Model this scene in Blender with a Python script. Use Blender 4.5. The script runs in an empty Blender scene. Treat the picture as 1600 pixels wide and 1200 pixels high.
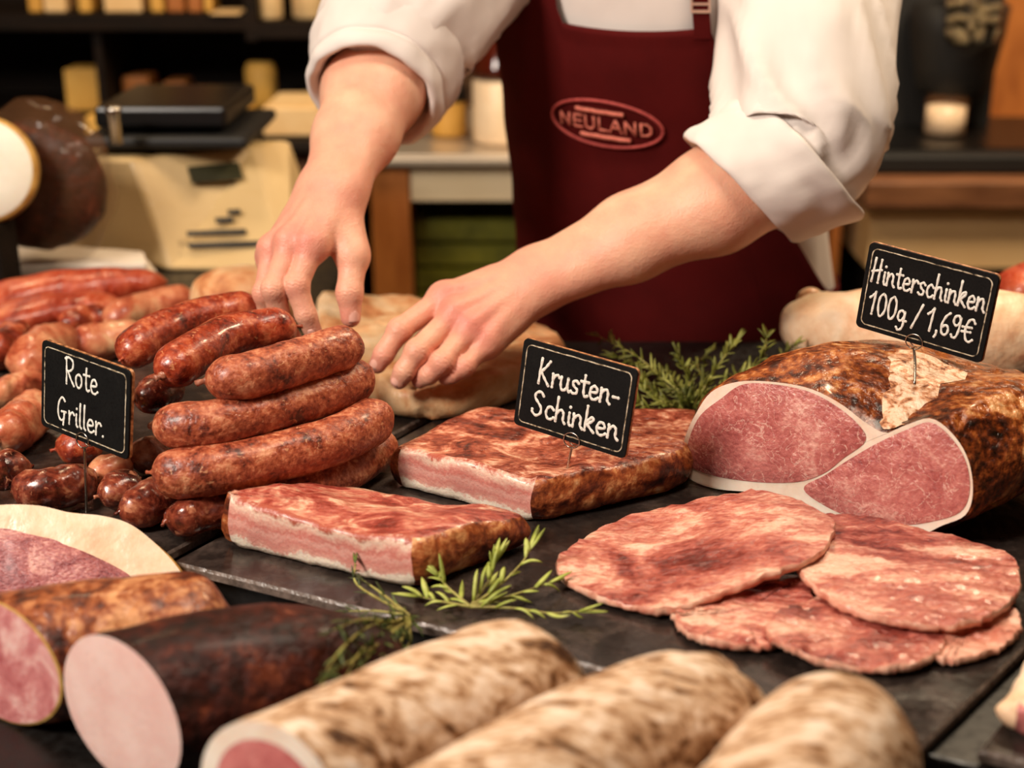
import bpy, math, random
import numpy as np
from mathutils import Vector, noise, Matrix

# ------------------------------------------------------------------ camera, world, lights, exposure
S = bpy.context.scene
COL = S.collection
PITCH = math.radians(19.5)
CAM = Vector((0, 0, .5))
FPX = 2222.2
cam_d = bpy.data.cameras.new('camera'); cam = bpy.data.objects.new('camera', cam_d); COL.objects.link(cam)
cam.location = CAM; cam.rotation_euler = (math.pi/2 - PITCH, 0, 0)
cam_d.sensor_width = 36; cam_d.lens = 50; cam_d.clip_start = .02
cam_d.dof.use_dof = True; cam_d.dof.focus_distance = 1.2; cam_d.dof.aperture_fstop = 3.4
S.camera = cam
W = bpy.data.worlds.new('world'); S.world = W; W.use_nodes = True
W.node_tree.nodes['Background'].inputs[0].default_value = (1, .82, .66, 1)
W.node_tree.nodes['Background'].inputs[1].default_value = .022
S.view_settings.view_transform = 'Standard'; S.view_settings.look = 'None'
S.view_settings.gamma = 1; S.view_settings.use_curve_mapping = False
S.view_settings.exposure = 0.0

def area(name, loc, target, size, power, col, sy=None):
    d = bpy.data.lights.new(name, 'AREA'); d.energy = power; d.color = col
    d.size = size
    if sy: d.shape = 'RECTANGLE'; d.size_y = sy
    o = bpy.data.objects.new(name, d); COL.objects.link(o); o.location = loc
    o.rotation_euler = (Vector(target) - Vector(loc)).to_track_quat('-Z', 'Y').to_euler()
    return o
area('front_left_key_light', (-1.3, .1, 1.4), (0, 1.2, .05), .5, 50, (1, .89, .78))  # key light from upper left front; source out of view, no window built
area('counter_lamp_light', (.25, 1.0, 1.42), (.15, 1.2, 0), .5, 12, (1, .84, .66), .35)
area('back_fill_light', (-.7, 2.15, 1.5), (-.5, 2.9, .1), .3, 10, (1, .74, .44))  # added amber fill aimed at the shelves; no lamp is seen there
area('side_fill_light', (.85, 2.0, 1.35), (.95, 2.75, -.15), .3, 34, (1, .78, .52))  # added fill, placed to brighten the cabinet and drawer fronts; source unseen

# ------------------------------------------------------------------ helpers
def ray(u, v):
    dx = (u-800)/FPX; dy = (600-v)/FPX
    return Vector((dx, math.cos(PITCH)+dy*math.sin(PITCH), -math.sin(PITCH)+dy*math.cos(PITCH)))
def P(u, v, z=0.0):
    d = ray(u, v); return CAM + d*((z-CAM.z)/d.z)
def PY(u, v, y):
    d = ray(u, v); return CAM + d*(y/d.y)
def PP(u, v, o, n):
    d = ray(u, v); return CAM + d*((Vector(o)-CAM).dot(n)/d.dot(n))
def lin(c):
    return tuple((x/255/12.92 if x/255 <= .04045 else ((x/255+.055)/1.055)**2.4) for x in c)
def smooth(a, b, x):
    t = min(1, max(0, (x-a)/(b-a))); return t*t*(3-2*t)

def props(o, label, cat, group=None, kind=None):
    if label: o['label'] = label
    if cat: o['category'] = cat
    if group: o['group'] = group
    if kind: o['kind'] = kind
    return o
def thing(name, label, cat, loc, group=None):
    o = bpy.data.objects.new(name, None); COL.objects.link(o); o.location = loc
    o.empty_display_size = .02
    return props(o, label, cat, group)
def mesh(name, verts, faces, mats, parent=None, smooth_=True, fm=None, attrs=None, origin=None):
    verts = [Vector(v) for v in verts]
    if parent is not None:
        base = Vector((0, 0, 0)); q = parent
        while q is not None: base = base + q.location; q = q.parent
        loc = Vector((0, 0, 0))
    else:
        if origin is None:
            lo = [min(v[i] for v in verts) for i in range(3)]; hi = [max(v[i] for v in verts) for i in range(3)]
            origin = ((lo[0]+hi[0])/2, (lo[1]+hi[1])/2, lo[2])
        base = Vector(origin); loc = base
    me = bpy.data.meshes.new(name)
    me.from_pydata([v-base for v in verts], [], faces); 
    if not isinstance(mats, (list, tuple)): mats = [mats]
    for m in mats: me.materials.append(m)
    if fm: me.polygons.foreach_set('material_index', fm)
    if smooth_: me.polygons.foreach_set('use_smooth', [True]*len(me.polygons))
    if attrs:
        for k, vals in attrs.items():
            a = me.attributes.new(k, 'FLOAT', 'POINT'); a.data.foreach_set('value', list(vals))
    me.update()
    o = bpy.data.objects.new(name, me); COL.objects.link(o); o.location = loc
    if parent is not None: o.parent = parent
    return o

def cr(pts, n):
    """Catmull-Rom resample of points to n samples"""
    pts = [Vector(p) for p in pts]
    if len(pts) == 2: return [pts[0].lerp(pts[1], i/(n-1)) for i in range(n)]
    q = [pts[0]*2-pts[1]] + pts + [pts[-1]*2-pts[-2]]
    out = []
    for i in range(n):
        t = i/(n-1)*(len(pts)-1); k = min(int(t), len(pts)-2); f = t-k
        a, b, c, d = q[k:k+4]
        out.append(.5*((2*b) + (c-a)*f + (2*a-5*b+4*c-d)*f*f + (3*b-a-3*c+d)*f**3))
    return out
def crl(pts, n):
    """closed Catmull-Rom loop"""
    pts = [Vector(p) for p in pts]; m = len(pts); out = []
    for i in range(n):
        t = i/n*m; k = int(t) % m; f = t-int(t)
        a, b, c, d = pts[k-1], pts[k], pts[(k+1) % m], pts[(k+2) % m]
        out.append(.5*((2*b) + (c-a)*f + (2*a-5*b+4*c-d)*f*f + (3*b-a-3*c+d)*f**3))
    return out
def frames(path, ref=(0, 0, 1)):
    T = []
    for i in range(len(path)):
        a = path[max(0, i-1)]; b = path[min(len(path)-1, i+1)]
        d = b-a; T.append(d.normalized() if d.length > 1e-9 else Vector((0, 0, 1)))
    r = Vector(ref); r = r - T[0]*r.dot(T[0])
    if r.length < 1e-4: r = Vector((1, 0, 0)) - T[0]*T[0].x
    r.normalize(); out = []
    for t in T:
        r = r - t*r.dot(t); r.normalize(); out.append((t, r, t.cross(r)))
    return out
def loftrings(rings, cap0=True, cap1=True, off=0):
    V = []; F = []; n = len(rings[0])
    for r in rings: V += r
    for i in range(len(rings)-1):
        for j in range(n):
            F.append((off+i*n+j, off+i*n+(j+1) % n, off+(i+1)*n+(j+1) % n, off+(i+1)*n+j))
    if cap0:
        V.append(sum(rings[0], Vector())/n); c = off+len(V)-1
        F += [(c, off+(j+1) % n, off+j) for j in range(n)]
    if cap1:
        V.append(sum(rings[-1], Vector())/n); c = off+len(V)-1; b = off+(len(rings)-1)*n
        F += [(c, b+j, b+(j+1) % n) for j in range(n)]
    return V, F
def tube(path, rad, seg=8, ref=(0, 0, 1), flat=1.0, cap=True):
    path = [Vector(p) for p in path]
    if not hasattr(rad, '__len__'): rad = [rad]*len(path)
    R = []
    for p, (t, a, b), r in zip(path, frames(path, ref), rad):
        R.append([p + a*(flat*r*math.cos(2*math.pi*j/seg)) + b*(r*math.sin(2*math.pi*j/seg)) for j in range(seg)])
    return loftrings(R, cap, cap)
class MB:
    def __init__(s): s.v = []; s.f = []; s.m = []
    def add(s, vf, m=0):
        o = len(s.v); s.v += [Vector(x) for x in vf[0]]; s.f += [tuple(i+o for i in f) for f in vf[1]]; s.m += [m]*len(vf[1])
        return s
    def box(s, lo, hi, m=0, rot=None, piv=None):
        x0, y0, z0 = lo; x1, y1, z1 = hi
        v = [Vector(p) for p in ((x0,y0,z0),(x1,y0,z0),(x1,y1,z0),(x0,y1,z0),(x0,y0,z1),(x1,y0,z1),(x1,y1,z1),(x0,y1,z1))]
        f = [(0,3,2,1),(4,5,6,7),(0,1,5,4),(1,2,6,5),(2,3,7,6),(3,0,4,7)]
        return s.add((v, f), m)
    def build(s, name, mats, parent=None, smooth_=False, **k):
        return mesh(name, s.v, s.f, mats, parent, smooth_, s.m if isinstance(mats, (list, tuple)) else None, **k)
def bevel(o, w, seg=2):
    m = o.modifiers.new('bevel', 'BEVEL'); m.width = w; m.segments = seg; m.limit_method = 'ANGLE'; return o
def nv(p, sc, amp, seed=0):
    q = Vector(p)*sc + Vector((seed*7.3, seed*3.1, seed*5.7))
    return noise.noise_vector(q)*amp
def lathe(prof, seg, c, axis=(0, 0, 1), ref=(1, 0, 0)):
    """profile [(radius, height)] turned about an axis"""
    ax = Vector(axis).normalized(); a = Vector(ref); a = (a-ax*a.dot(ax)).normalized(); b = ax.cross(a); c = Vector(c)
    R = [[c + ax*h + a*(r*math.cos(2*math.pi*j/seg)) + b*(r*math.sin(2*math.pi*j/seg)) for j in range(seg)] for r, h in prof]
    return loftrings(R)

# ------------------------------------------------------------------ materials
def base_mat(name):
    m = bpy.data.materials.new(name); m.use_nodes = True
    nt = m.node_tree; b = nt.nodes['Principled BSDF']
    return m, nt, b
def node(nt, t, **k):
    n = nt.nodes.new(t)
    for a, v in k.items(): setattr(n, a, v)
    return n
def ramp(nt, src, stops, lk):
    r = node(nt, 'ShaderNodeValToRGB'); e = r.color_ramp.elements
    while len(e) > 1: e.remove(e[0])
    e[0].position = stops[0][0]; e[0].color = (*lin(stops[0][1]), 1)
    for p, c in stops[1:]:
        x = e.new(p); x.color = (*lin(c), 1)
    lk(src, r.inputs[0]); return r.outputs[0]
def plain(name, c, rough=.5, metal=0, **k):
    m, nt, b = base_mat(name)
    b.inputs['Base Color'].default_value = (*lin(c), 1); b.inputs['Roughness'].default_value = rough; b.inputs['Metallic'].default_value = metal
    for a, v in k.items(): b.inputs[a.replace('_', ' ')].default_value = v
    return m
def meat(name, stops, scale=30, detail=5, dist=0., stretch=(1, 1, 1), rot=(0, 0, 0), fine=None, rough=.4, bump=.3, bscale=120, bdist=.002,
         sss=.0, coat=0., layer=None, spots=None, rvar=.15, veins=None, spec=.5):
    """fine=(amount, scale); layer=(amp,) uses the 'lay' attribute; spots=(color, scale, threshold, strength); veins=(color, scale, width, strength)"""
    m, nt, b = base_mat(name); lk = nt.links.new
    tc = node(nt, 'ShaderNodeTexCoord'); oi = node(nt, 'ShaderNodeObjectInfo')
    mp = node(nt, 'ShaderNodeMapping'); mp.inputs['Scale'].default_value = stretch; mp.inputs['Rotation'].default_value = rot
    lk(tc.outputs['Object'], mp.inputs['Vector'])
    mul = node(nt, 'ShaderNodeVectorMath', operation='MULTIPLY_ADD'); lk(oi.outputs['Random'], mul.inputs[0]); mul.inputs[1].default_value = (3, 5, 7); lk(mp.outputs[0], mul.inputs[2])
    vec = mul.outputs[0]
    nz = node(nt, 'ShaderNodeTexNoise'); nz.inputs['Scale'].default_value = scale; nz.inputs['Detail'].default_value = detail; nz.inputs['Distortion'].default_value = dist
    nz.inputs['Roughness'].default_value = .62
    lk(vec, nz.inputs['Vector'])
    val = nz.outputs['Fac']
    if layer:
        at = node(nt, 'ShaderNodeAttribute', attribute_name='lay')
        s = node(nt, 'ShaderNodeMath', operation='MULTIPLY_ADD'); lk(val, s.inputs[0]); s.inputs[1].default_value = layer[0]
        s2 = node(nt, 'ShaderNodeMath', operation='ADD'); lk(at.outputs['Fac'], s2.inputs[0]); s2.inputs[1].default_value = -layer[0]*.5
        lk(s2.outputs[0], s.inputs[2]); val = s.outputs[0]
    if fine:
        f = node(nt, 'ShaderNodeTexNoise'); f.inputs['Scale'].default_value = fine[1]; f.inputs['Detail'].default_value = 3; lk(vec, f.inputs['Vector'])
        s = node(nt, 'ShaderNodeMath', operation='MULTIPLY_ADD'); lk(f.outputs['Fac'], s.inputs[0]); s.inputs[1].default_value = fine[0]
        s2 = node(nt, 'ShaderNodeMath', operation='ADD'); lk(val, s2.inputs[0]); s2.inputs[1].default_value = -fine[0]*.5
        lk(s2.outputs[0], s.inputs[2]); val = s.outputs[0]
    col = ramp(nt, val, stops, lk)
    def over(fac, c, base):
        mx = node(nt, 'ShaderNodeMix', data_type='RGBA'); lk(fac, mx.inputs[0]); lk(base, mx.inputs[6]); mx.inputs[7].default_value = (*lin(c), 1)
        return mx.outputs[2]
    if spots:
        vo = node(nt, 'ShaderNodeTexNoise'); vo.inputs['Scale'].default_value = spots[1]; vo.inputs['Detail'].default_value = 2; vo.inputs['Distortion'].default_value = .6; lk(vec, vo.inputs['Vector'])
        mr = node(nt, 'ShaderNodeMapRange'); mr.inputs[1].default_value = spots[2]; mr.inputs[2].default_value = spots[2]+.06; mr.inputs[4].default_value = spots[3]; lk(vo.outputs['Fac'], mr.inputs[0])
        col = over(mr.outputs[0], spots[0], col)
    if veins:
        vo = node(nt, 'ShaderNodeTexNoise'); vo.inputs['Scale'].default_value = veins[1]; vo.inputs['Detail'].default_value = 4; vo.inputs['Distortion'].default_value = 1.2; lk(vec, vo.inputs['Vector'])
        a = node(nt, 'ShaderNodeMath', operation='SUBTRACT'); lk(vo.outputs['Fac'], a.inputs[0]); a.inputs[1].default_value = .5
        a2 = node(nt, 'ShaderNodeMath', operation='ABSOLUTE'); lk(a.outputs[0], a2.inputs[0])
        mr = node(nt, 'ShaderNodeMapRange'); mr.inputs[1].default_value = 0; mr.inputs[2].default_value = veins[2]; mr.inputs[3].default_value = veins[3]; mr.inputs[4].default_value = 0; lk(a2.outputs[0], mr.inputs[0])
        col = over(mr.outputs[0], veins[0], col)
    b.inputs['Specular IOR Level'].default_value = spec
    lk(col, b.inputs['Base Color'])
    bn = node(nt, 'ShaderNodeTexNoise'); bn.inputs['Scale'].default_value = bscale; bn.inputs['Detail'].default_value = 4; lk(vec, bn.inputs['Vector'])
    bp = node(nt, 'ShaderNodeBump'); bp.inputs['Strength'].default_value = bump; bp.inputs['Distance'].default_value = bdist; lk(bn.outputs['Fac'], bp.inputs['Height'])
    lk(bp.outputs[0], b.inputs['Normal'])
    mr = node(nt, 'ShaderNodeMapRange'); mr.inputs[1].default_value = .3; mr.inputs[2].default_value = .7; mr.inputs[3].default_value = max(.05, rough-rvar); mr.inputs[4].default_value = min(1, rough+rvar); lk(bn.outputs['Fac'], mr.inputs[0])
    lk(mr.outputs[0], b.inputs['Roughness'])
    if sss:
        b.inputs['Subsurface Weight'].default_value = sss; b.inputs['Subsurface Radius'].default_value = (1, .35, .2); b.inputs['Subsurface Scale'].default_value = .004
    if coat: b.inputs['Coat Weight'].default_value = coat; b.inputs['Coat Roughness'].default_value = .15
    return m

M = {}
M['sausage'] = meat('sausage_skin', [(.30, (76, 28, 15)), (.42, (138, 60, 37)), (.54, (178, 93, 61)), (.70, (216, 146, 108))], 48, 6, .5, fine=(.46, 260), rough=.44, bump=.85, bscale=170, bdist=.0022, sss=.05, coat=.14,
                    spots=((226, 164, 120), 190, .64, .55))
M['sausage_red'] = meat('red_sausage_skin', [(.30, (70, 18, 9)), (.42, (126, 40, 21)), (.54, (164, 64, 36)), (.70, (204, 114, 74))], 44, 6, .5, fine=(.38, 240), rough=.36, bump=.6, bscale=160, bdist=.002, sss=.05, coat=.35,
                    spots=((220, 150, 104), 170, .64, .6))
M['sausage_dark'] = meat('dark_sausage_skin', [(.30, (36, 11, 8)), (.42, (86, 30, 20)), (.54, (136, 62, 42)), (.70, (196, 128, 92))], 40, 6, .8, fine=(.34, 190), rough=.28, bump=.5, bscale=90, bdist=.003, sss=.04, coat=.5,
                    spots=((210, 140, 104), 120, .64, .6))
M['sausage_pale'] = meat('pale_sausage_skin', [(.28, (132, 44, 28)), (.43, (186, 92, 60)), (.58, (216, 140, 100)), (.74, (232, 186, 140))], 30, 5, .8, fine=(.2, 150), rough=.36, bump=.5, bscale=80, bdist=.003, sss=.05, coat=.3)
M['casing'] = meat('sausage_casing', [(.3, (120, 62, 44)), (.55, (176, 116, 92)), (.8, (222, 186, 164))], 120, 3, rough=.35, bump=.6, bscale=200, sss=.1, coat=.4)
M['bacon_cut'] = meat('bacon_cut_surface', [(.0, (246, 228, 206)), (.20, (246, 228, 208)), (.27, (226, 164, 148)), (.42, (212, 136, 124)), (.55, (228, 168, 154)), (.66, (210, 126, 114)), (.78, (230, 174, 156)), (.88, (240, 206, 184)), (1, (176, 90, 70))],
                    22, 6, 1.0, layer=(.75,), fine=(.22, 300), rough=.36, bump=.5, bscale=420, bdist=.0012, sss=.15, coat=.2)
M['bacon_top'] = meat('bacon_top_surface', [(.28, (84, 22, 16)), (.4, (150, 58, 46)), (.49, (184, 92, 76)), (.57, (212, 140, 114)), (.66, (238, 194, 164)), (.78, (206, 138, 92))], 26, 8, 1.6, stretch=(.8, 1.5, 1), rot=(0, 0, .5), fine=(.26, 190), rough=.36, bump=1.0, bscale=110, bdist=.004, sss=.1, coat=.2)
M['bacon_rind'] = meat('bacon_rind', [(.27, (30, 10, 5)), (.40, (96, 38, 18)), (.52, (164, 86, 44)), (.63, (214, 150, 96)), (.75, (236, 200, 158))], 34, 8, 1.0, fine=(.36, 150), rough=.38, bump=.8, bscale=60, bdist=.005, sss=.03, coat=.25)
M['ham_lean'] = meat('ham_lean_cut', [(.27, (126, 50, 50)), (.42, (174, 90, 86)), (.56, (198, 118, 110)), (.70, (226, 168, 154))], 20, 8, .9, fine=(.36, 260), rough=.34, bump=.7, bscale=320, bdist=.0014, sss=.12, coat=.2,
                    veins=((238, 196, 180), 60, .014, .75))
M['ham_fat'] = meat('ham_fat', [(.3, (236, 204, 180)), (.6, (246, 228, 210)), (.85, (250, 238, 226))], 30, 4, rough=.38, bump=.2, bscale=120, sss=.2, coat=.1)
M['ham_rind'] = meat('ham_smoked_rind', [(.30, (18, 8, 4)), (.40, (66, 25, 10)), (.49, (120, 54, 20)), (.57, (168, 92, 42)), (.66, (208, 146, 92)), (.80, (236, 202, 160))], 22, 9, 1.2, fine=(.5, 130), rough=.3, bump=1.0, bscale=90, bdist=.005, coat=.35)
M['slice'] = meat('cured_slice', [(.30, (66, 14, 12)), (.39, (124, 46, 38)), (.48, (174, 88, 74)), (.55, (202, 126, 106)), (.62, (232, 178, 152)), (.76, (244, 208, 184))], 9, 9, 1.5, stretch=(.8, 1.5, 1), rot=(0, 0, .35), fine=(.26, 220), rough=.38, bump=1.0, bscale=100, bdist=.005, sss=.12, coat=.2)
M['slice_pale'] = meat('pale_slice', [(.3, (176, 92, 72)), (.45, (214, 142, 118)), (.6, (232, 176, 152)), (.8, (244, 206, 184))], 12, 7, 1.2, fine=(.25, 160), rough=.4, bump=.7, bscale=90, sss=.1)
M['slice_edge'] = meat('slice_rim', [(.3, (190, 100, 80)), (.5, (228, 166, 140)), (.75, (244, 210, 184))], 60, 5, .5, rough=.4, bump=.7, bscale=120, sss=.12)
M['mold'] = meat('mould_coated_casing', [(.32, (74, 46, 26)), (.41, (150, 108, 72)), (.49, (200, 164, 130)), (.59, (228, 202, 176)), (.76, (240, 224, 208))], 34, 9, 1.0, spec=.25, stretch=(.7, 1.7, 1), rot=(0, 0, .8), fine=(.4, 130), rough=.7, bump=.6, bscale=90, bdist=.004)
M['mold_cut'] = meat('loin_cut_surface', [(.3, (176, 74, 76)), (.6, (212, 130, 124)), (.8, (226, 160, 150))], 24, 5, fine=(.2, 200), rough=.4, sss=.1)
M['smoke_dark'] = meat('dark_smoked_skin', [(.28, (14, 6, 4)), (.44, (38, 13, 8)), (.58, (66, 23, 14)), (.70, (112, 54, 32)), (.82, (196, 140, 100))], 30, 8, .8, fine=(.42, 140), rough=.5, bump=.9, bscale=90, bdist=.004, coat=.05, spec=.3)
M['smoke_brown'] = meat('brown_smoked_skin', [(.30, (26, 10, 5)), (.42, (84, 33, 16)), (.53, (150, 78, 40)), (.66, (206, 144, 96))], 30, 8, .8, fine=(.42, 130), rough=.42, bump=.9, bscale=80, bdist=.004, coat=.15)
M['ham_pink'] = meat('cooked_ham_cut', [(.3, (234, 186, 176)), (.6, (242, 206, 196)), (.8, (247, 218, 210))], 26, 4, fine=(.15, 200), rough=.38, bump=.2, bscale=260, sss=.2, coat=.1)
M['ham_marbled'] = meat('marbled_ham_cut', [(.3, (180, 92, 94)), (.45, (212, 134, 132)), (.56, (236, 182, 174)), (.70, (248, 222, 212))], 26, 6, 1.4, fine=(.15, 220), rough=.36, sss=.15, coat=.15)
M['ham_purple'] = meat('cured_ham_cut', [(.28, (78, 26, 34)), (.42, (134, 60, 64)), (.56, (174, 98, 96)), (.70, (222, 164, 152))], 18, 8, 1.4, stretch=(1, 2.4, 1), rot=(0, 0, .5), fine=(.36, 280), rough=.32, bump=.9, bscale=260, bdist=.002, sss=.1, coat=.15)
M['fat_rind'] = meat('creamy_back_fat', [(.3, (222, 170, 134)), (.5, (238, 200, 166)), (.7, (246, 220, 192))], 20, 6, fine=(.25, 120), rough=.42, bump=.6, bscale=70, sss=.2, coat=.1)
M['pale_belly'] = meat('pale_pork_belly', [(.28, (166, 84, 46)), (.4, (212, 146, 96)), (.5, (232, 188, 140)), (.62, (240, 208, 168)), (.8, (246, 224, 194))], 9, 6, .8, fine=(.2, 60), rough=.45, bump=.6, bscale=40, bdist=.006, sss=.1)
M['pale_ham'] = meat('pale_cured_ham', [(.28, (196, 128, 92)), (.42, (230, 182, 142)), (.56, (242, 208, 172)), (.75, (248, 228, 202))], 12, 6, .8, fine=(.2, 60), rough=.45, bump=.6, bscale=40, bdist=.006, sss=.1)
M['smoked_loin'] = meat('smoked_loin', [(.26, (104, 26, 14)), (.42, (164, 58, 34)), (.56, (190, 86, 54)), (.7, (222, 140, 98)), (.82, (236, 186, 146))], 15, 6, 1.2, stretch=(1.6, .8, 1), fine=(.16, 120), rough=.36, bump=.6, bscale=60, bdist=.005, sss=.06, coat=.3)
M['tray'] = meat('slate_tray', [(.3, (26, 21, 19)), (.5, (40, 33, 30)), (.7, (74, 62, 56))], 14, 7, .8, spec=.4, fine=(.3, 160), rough=.22, bump=.4, bscale=30, bdist=.004, rvar=.12, coat=.15)
M['tray_edge'] = meat('tray_edge', [(.3, (84, 72, 64)), (.6, (128, 112, 102)), (.8, (190, 176, 164))], 60, 5, fine=(.3, 300), rough=.3, bump=.6, bscale=200)
M['counter'] = meat('black_counter', [(.3, (10, 8, 7)), (.7, (22, 17, 14))], 20, 3, rough=.42, bump=.1)
M['seam_fat'] = meat('fat_seam', [(.32, (110, 54, 26)), (.42, (196, 132, 90)), (.52, (236, 198, 166)), (.8, (246, 224, 200))], 60, 7, 1.0, fine=(.4, 200), rough=.4, bump=.9, bscale=160, bdist=.003)
def leaf_mat(n, a, b_, c): return meat(n, [(.3, a), (.5, b_), (.7, c)], 40, 3, fine=(.2, 120), rough=.5, bump=.2, sss=.05)
M['leaf'] = leaf_mat('herb_leaf', (110, 118, 40), (162, 172, 72), (206, 210, 124))
M['leaf_dark'] = leaf_mat('dark_herb_leaf', (40, 50, 16), (66, 80, 26), (104, 118, 46))
M['leaf_back'] = leaf_mat('back_herb_leaf', (66, 72, 22), (116, 118, 42), (168, 166, 80))
M['stem'] = leaf_mat('herb_stem', (110, 96, 50), (150, 140, 70), (180, 180, 100))
M['chalk'] = meat('chalk_paint', [(.3, (226, 220, 206)), (.6, (244, 240, 230))], 200, 3, rough=.8, bump=.2, bscale=600)
M['border'] = meat('worn_border', [(.36, (40, 34, 28)), (.46, (170, 150, 120)), (.6, (226, 212, 186))], 160, 4, .5, rough=.7)
M['board'] = meat('chalk_board', [(.3, (8, 7, 7)), (.6, (14, 13, 12)), (.8, (26, 24, 22))], 60, 6, spec=.2, fine=(.2, 700), rough=.7, bump=.2, bscale=500, bdist=.0005)
M['copper'] = meat('sign_backing_edge', [(.35, (90, 52, 30)), (.55, (180, 116, 72)), (.75, (226, 176, 126))], 220, 4, rough=.45)
M['steel'] = plain('steel', (190, 180, 168), .25, 1)
M['shirt'] = meat('white_shirt_cloth', [(.3, (216, 204, 197)), (.7, (229, 219, 212))], 8, 3, spec=.15, rough=.85, bump=.25, bscale=900, bdist=.0006, rvar=.05)
M['apron'] = meat('dark_red_apron_cloth', [(.3, (66, 9, 9)), (.7, (86, 14, 13))], 6, 4, spec=.12, fine=(.2, 500), rough=.85, bump=.3, bscale=800, bdist=.0006, rvar=.05)
M['thread'] = meat('embroidery_thread', [(.3, (196, 96, 80)), (.7, (224, 130, 108))], 200, 3, rough=.7, bump=.4, bscale=600)
M['thread_ring'] = meat('embroidery_ring', [(.3, (150, 50, 48)), (.7, (184, 74, 66))], 200, 3, rough=.7, bump=.4, bscale=600)
M['bacon_crust'] = meat('bacon_brown_top', [(.29, (50, 16, 10)), (.4, (118, 48, 32)), (.5, (164, 82, 58)), (.58, (206, 134, 104)), (.67, (234, 190, 158)), (.8, (186, 116, 74))], 24, 9, 1.6, stretch=(.9, 1.3, 1), rot=(0, 0, .5), fine=(.32, 190), rough=.36, bump=1.0, bscale=110, bdist=.004, sss=.06, coat=.2)
def skin_mat():
    m, nt, b = base_mat('skin'); lk = nt.links.new
    tc = node(nt, 'ShaderNodeTexCoord')
    at = node(nt, 'ShaderNodeAttribute', attribute_name='flush')
    nz = node(nt, 'ShaderNodeTexNoise'); nz.inputs['Scale'].default_value = 34; nz.inputs['Detail'].default_value = 6; lk(tc.outputs['Object'], nz.inputs['Vector'])
    s = node(nt, 'ShaderNodeMath', operation='MULTIPLY_ADD'); lk(nz.outputs['Fac'], s.inputs[0]); s.inputs[1].default_value = .7; lk(at.outputs['Fac'], s.inputs[2])
    c = ramp(nt, s.outputs[0], [(.15, (236, 188, 156)), (.42, (228, 166, 138)), (.75, (222, 144, 124)), (1.0, (210, 120, 106))], lk)
    lk(c, b.inputs['Base Color'])
    b.inputs['Subsurface Weight'].default_value = .25; b.inputs['Subsurface Radius'].default_value = (1, .35, .2); b.inputs['Subsurface Scale'].default_value = .006
    b.inputs['Roughness'].default_value = .48
    v = node(nt, 'ShaderNodeTexVoronoi'); v.inputs['Scale'].default_value = 520; lk(tc.outputs['Object'], v.inputs['Vector'])
    n2 = node(nt, 'ShaderNodeTexNoise'); n2.inputs['Scale'].default_value = 140; n2.inputs['Detail'].default_value = 5; lk(tc.outputs['Object'], n2.inputs['Vector'])
    ad = node(nt, 'ShaderNodeMath', operation='MULTIPLY_ADD'); lk(v.outputs['Distance'], ad.inputs[0]); ad.inputs[1].default_value = .35; lk(n2.outputs['Fac'], ad.inputs[2])
    bp = node(nt, 'ShaderNodeBump'); bp.inputs['Strength'].default_value = .4; bp.inputs['Distance'].default_value = .0018; lk(ad.outputs[0], bp.inputs['Height'])
    lk(bp.outputs[0], b.inputs['Normal'])
    return m
M['skin'] = skin_mat()
M['nail'] = plain('fingernail', (236, 178, 160), .3)
M['wood_dark'] = meat('dark_shelf_wood', [(.3, (14, 8, 4)), (.7, (30, 18, 9))], 8, 5, spec=.15, stretch=(1, 6, 6), rough=.7)
M['wood_brown'] = meat('brown_wood', [(.3, (92, 56, 34)), (.7, (140, 94, 62))], 8, 5, stretch=(1, 6, 6), rough=.45)
M['wood_orange'] = meat('orange_wood_panel', [(.3, (150, 84, 34)), (.7, (196, 122, 58))], 6, 5, stretch=(4, 4, 1), rough=.5)
M['cream'] = meat('cream_lacquer', [(.3, (214, 178, 128)), (.7, (228, 196, 148))], 4, 2, rough=.45)
M['white_front'] = meat('pale_front', [(.3, (222, 200, 160)), (.7, (234, 214, 178))], 4, 2, rough=.45)
M['metal_top'] = plain('brushed_worktop', (196, 182, 164), .3, .6)
M['beige'] = meat('beige_plastic', [(.3, (196, 166, 116)), (.7, (208, 180, 130))], 5, 2, rough=.45)
M['black'] = plain('black_plastic', (10, 8, 7), .6)
M['black_gloss'] = plain('black_gloss', (6, 5, 5), .35)
M['display'] = plain('display_glass', (52, 50, 34), .15)
M['green_crate'] = meat('green_crate_plastic', [(.3, (60, 62, 14)), (.6, (104, 102, 26)), (.8, (138, 130, 40))], 10, 4, rough=.45)
M['paper'] = meat('paper', [(.3, (206, 190, 172)), (.7, (230, 216, 200))], 10, 3, rough=.7)
M['wall_brown'] = meat('brown_wall', [(.3, (58, 36, 18)), (.7, (84, 54, 28))], 3, 4, rough=.8)
M['wall_plain'] = meat('wall_plaster', [(.3, (120, 90, 60)), (.7, (140, 108, 74))], 3, 4, rough=.8)
M['floor'] = meat('floor_tiles', [(.3, (60, 46, 36)), (.7, (84, 66, 52))], 3, 4, rough=.5)
M['yellow_box'] = meat('yellow_carton', [(.3, (206, 150, 58)), (.7, (226, 176, 84))], 12, 3, rough=.6)
M['orange_box'] = meat('orange_carton', [(.3, (150, 84, 30)), (.7, (184, 112, 46))], 12, 3, rough=.6)
M['cream_box'] = meat('cream_carton', [(.3, (226, 184, 124)), (.7, (238, 204, 150))], 12, 3, rough=.6)
M['amber'] = plain('amber_bottle_glass', (70, 20, 8), .12)
M['label'] = meat('jar_label', [(.3, (226, 196, 160)), (.7, (242, 220, 188))], 14, 3, rough=.35)
M['trousers'] = plain('white_trousers_cloth', (222, 206, 188), .85)
M['hair'] = plain('dark_hair', (44, 28, 18), .5)
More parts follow.
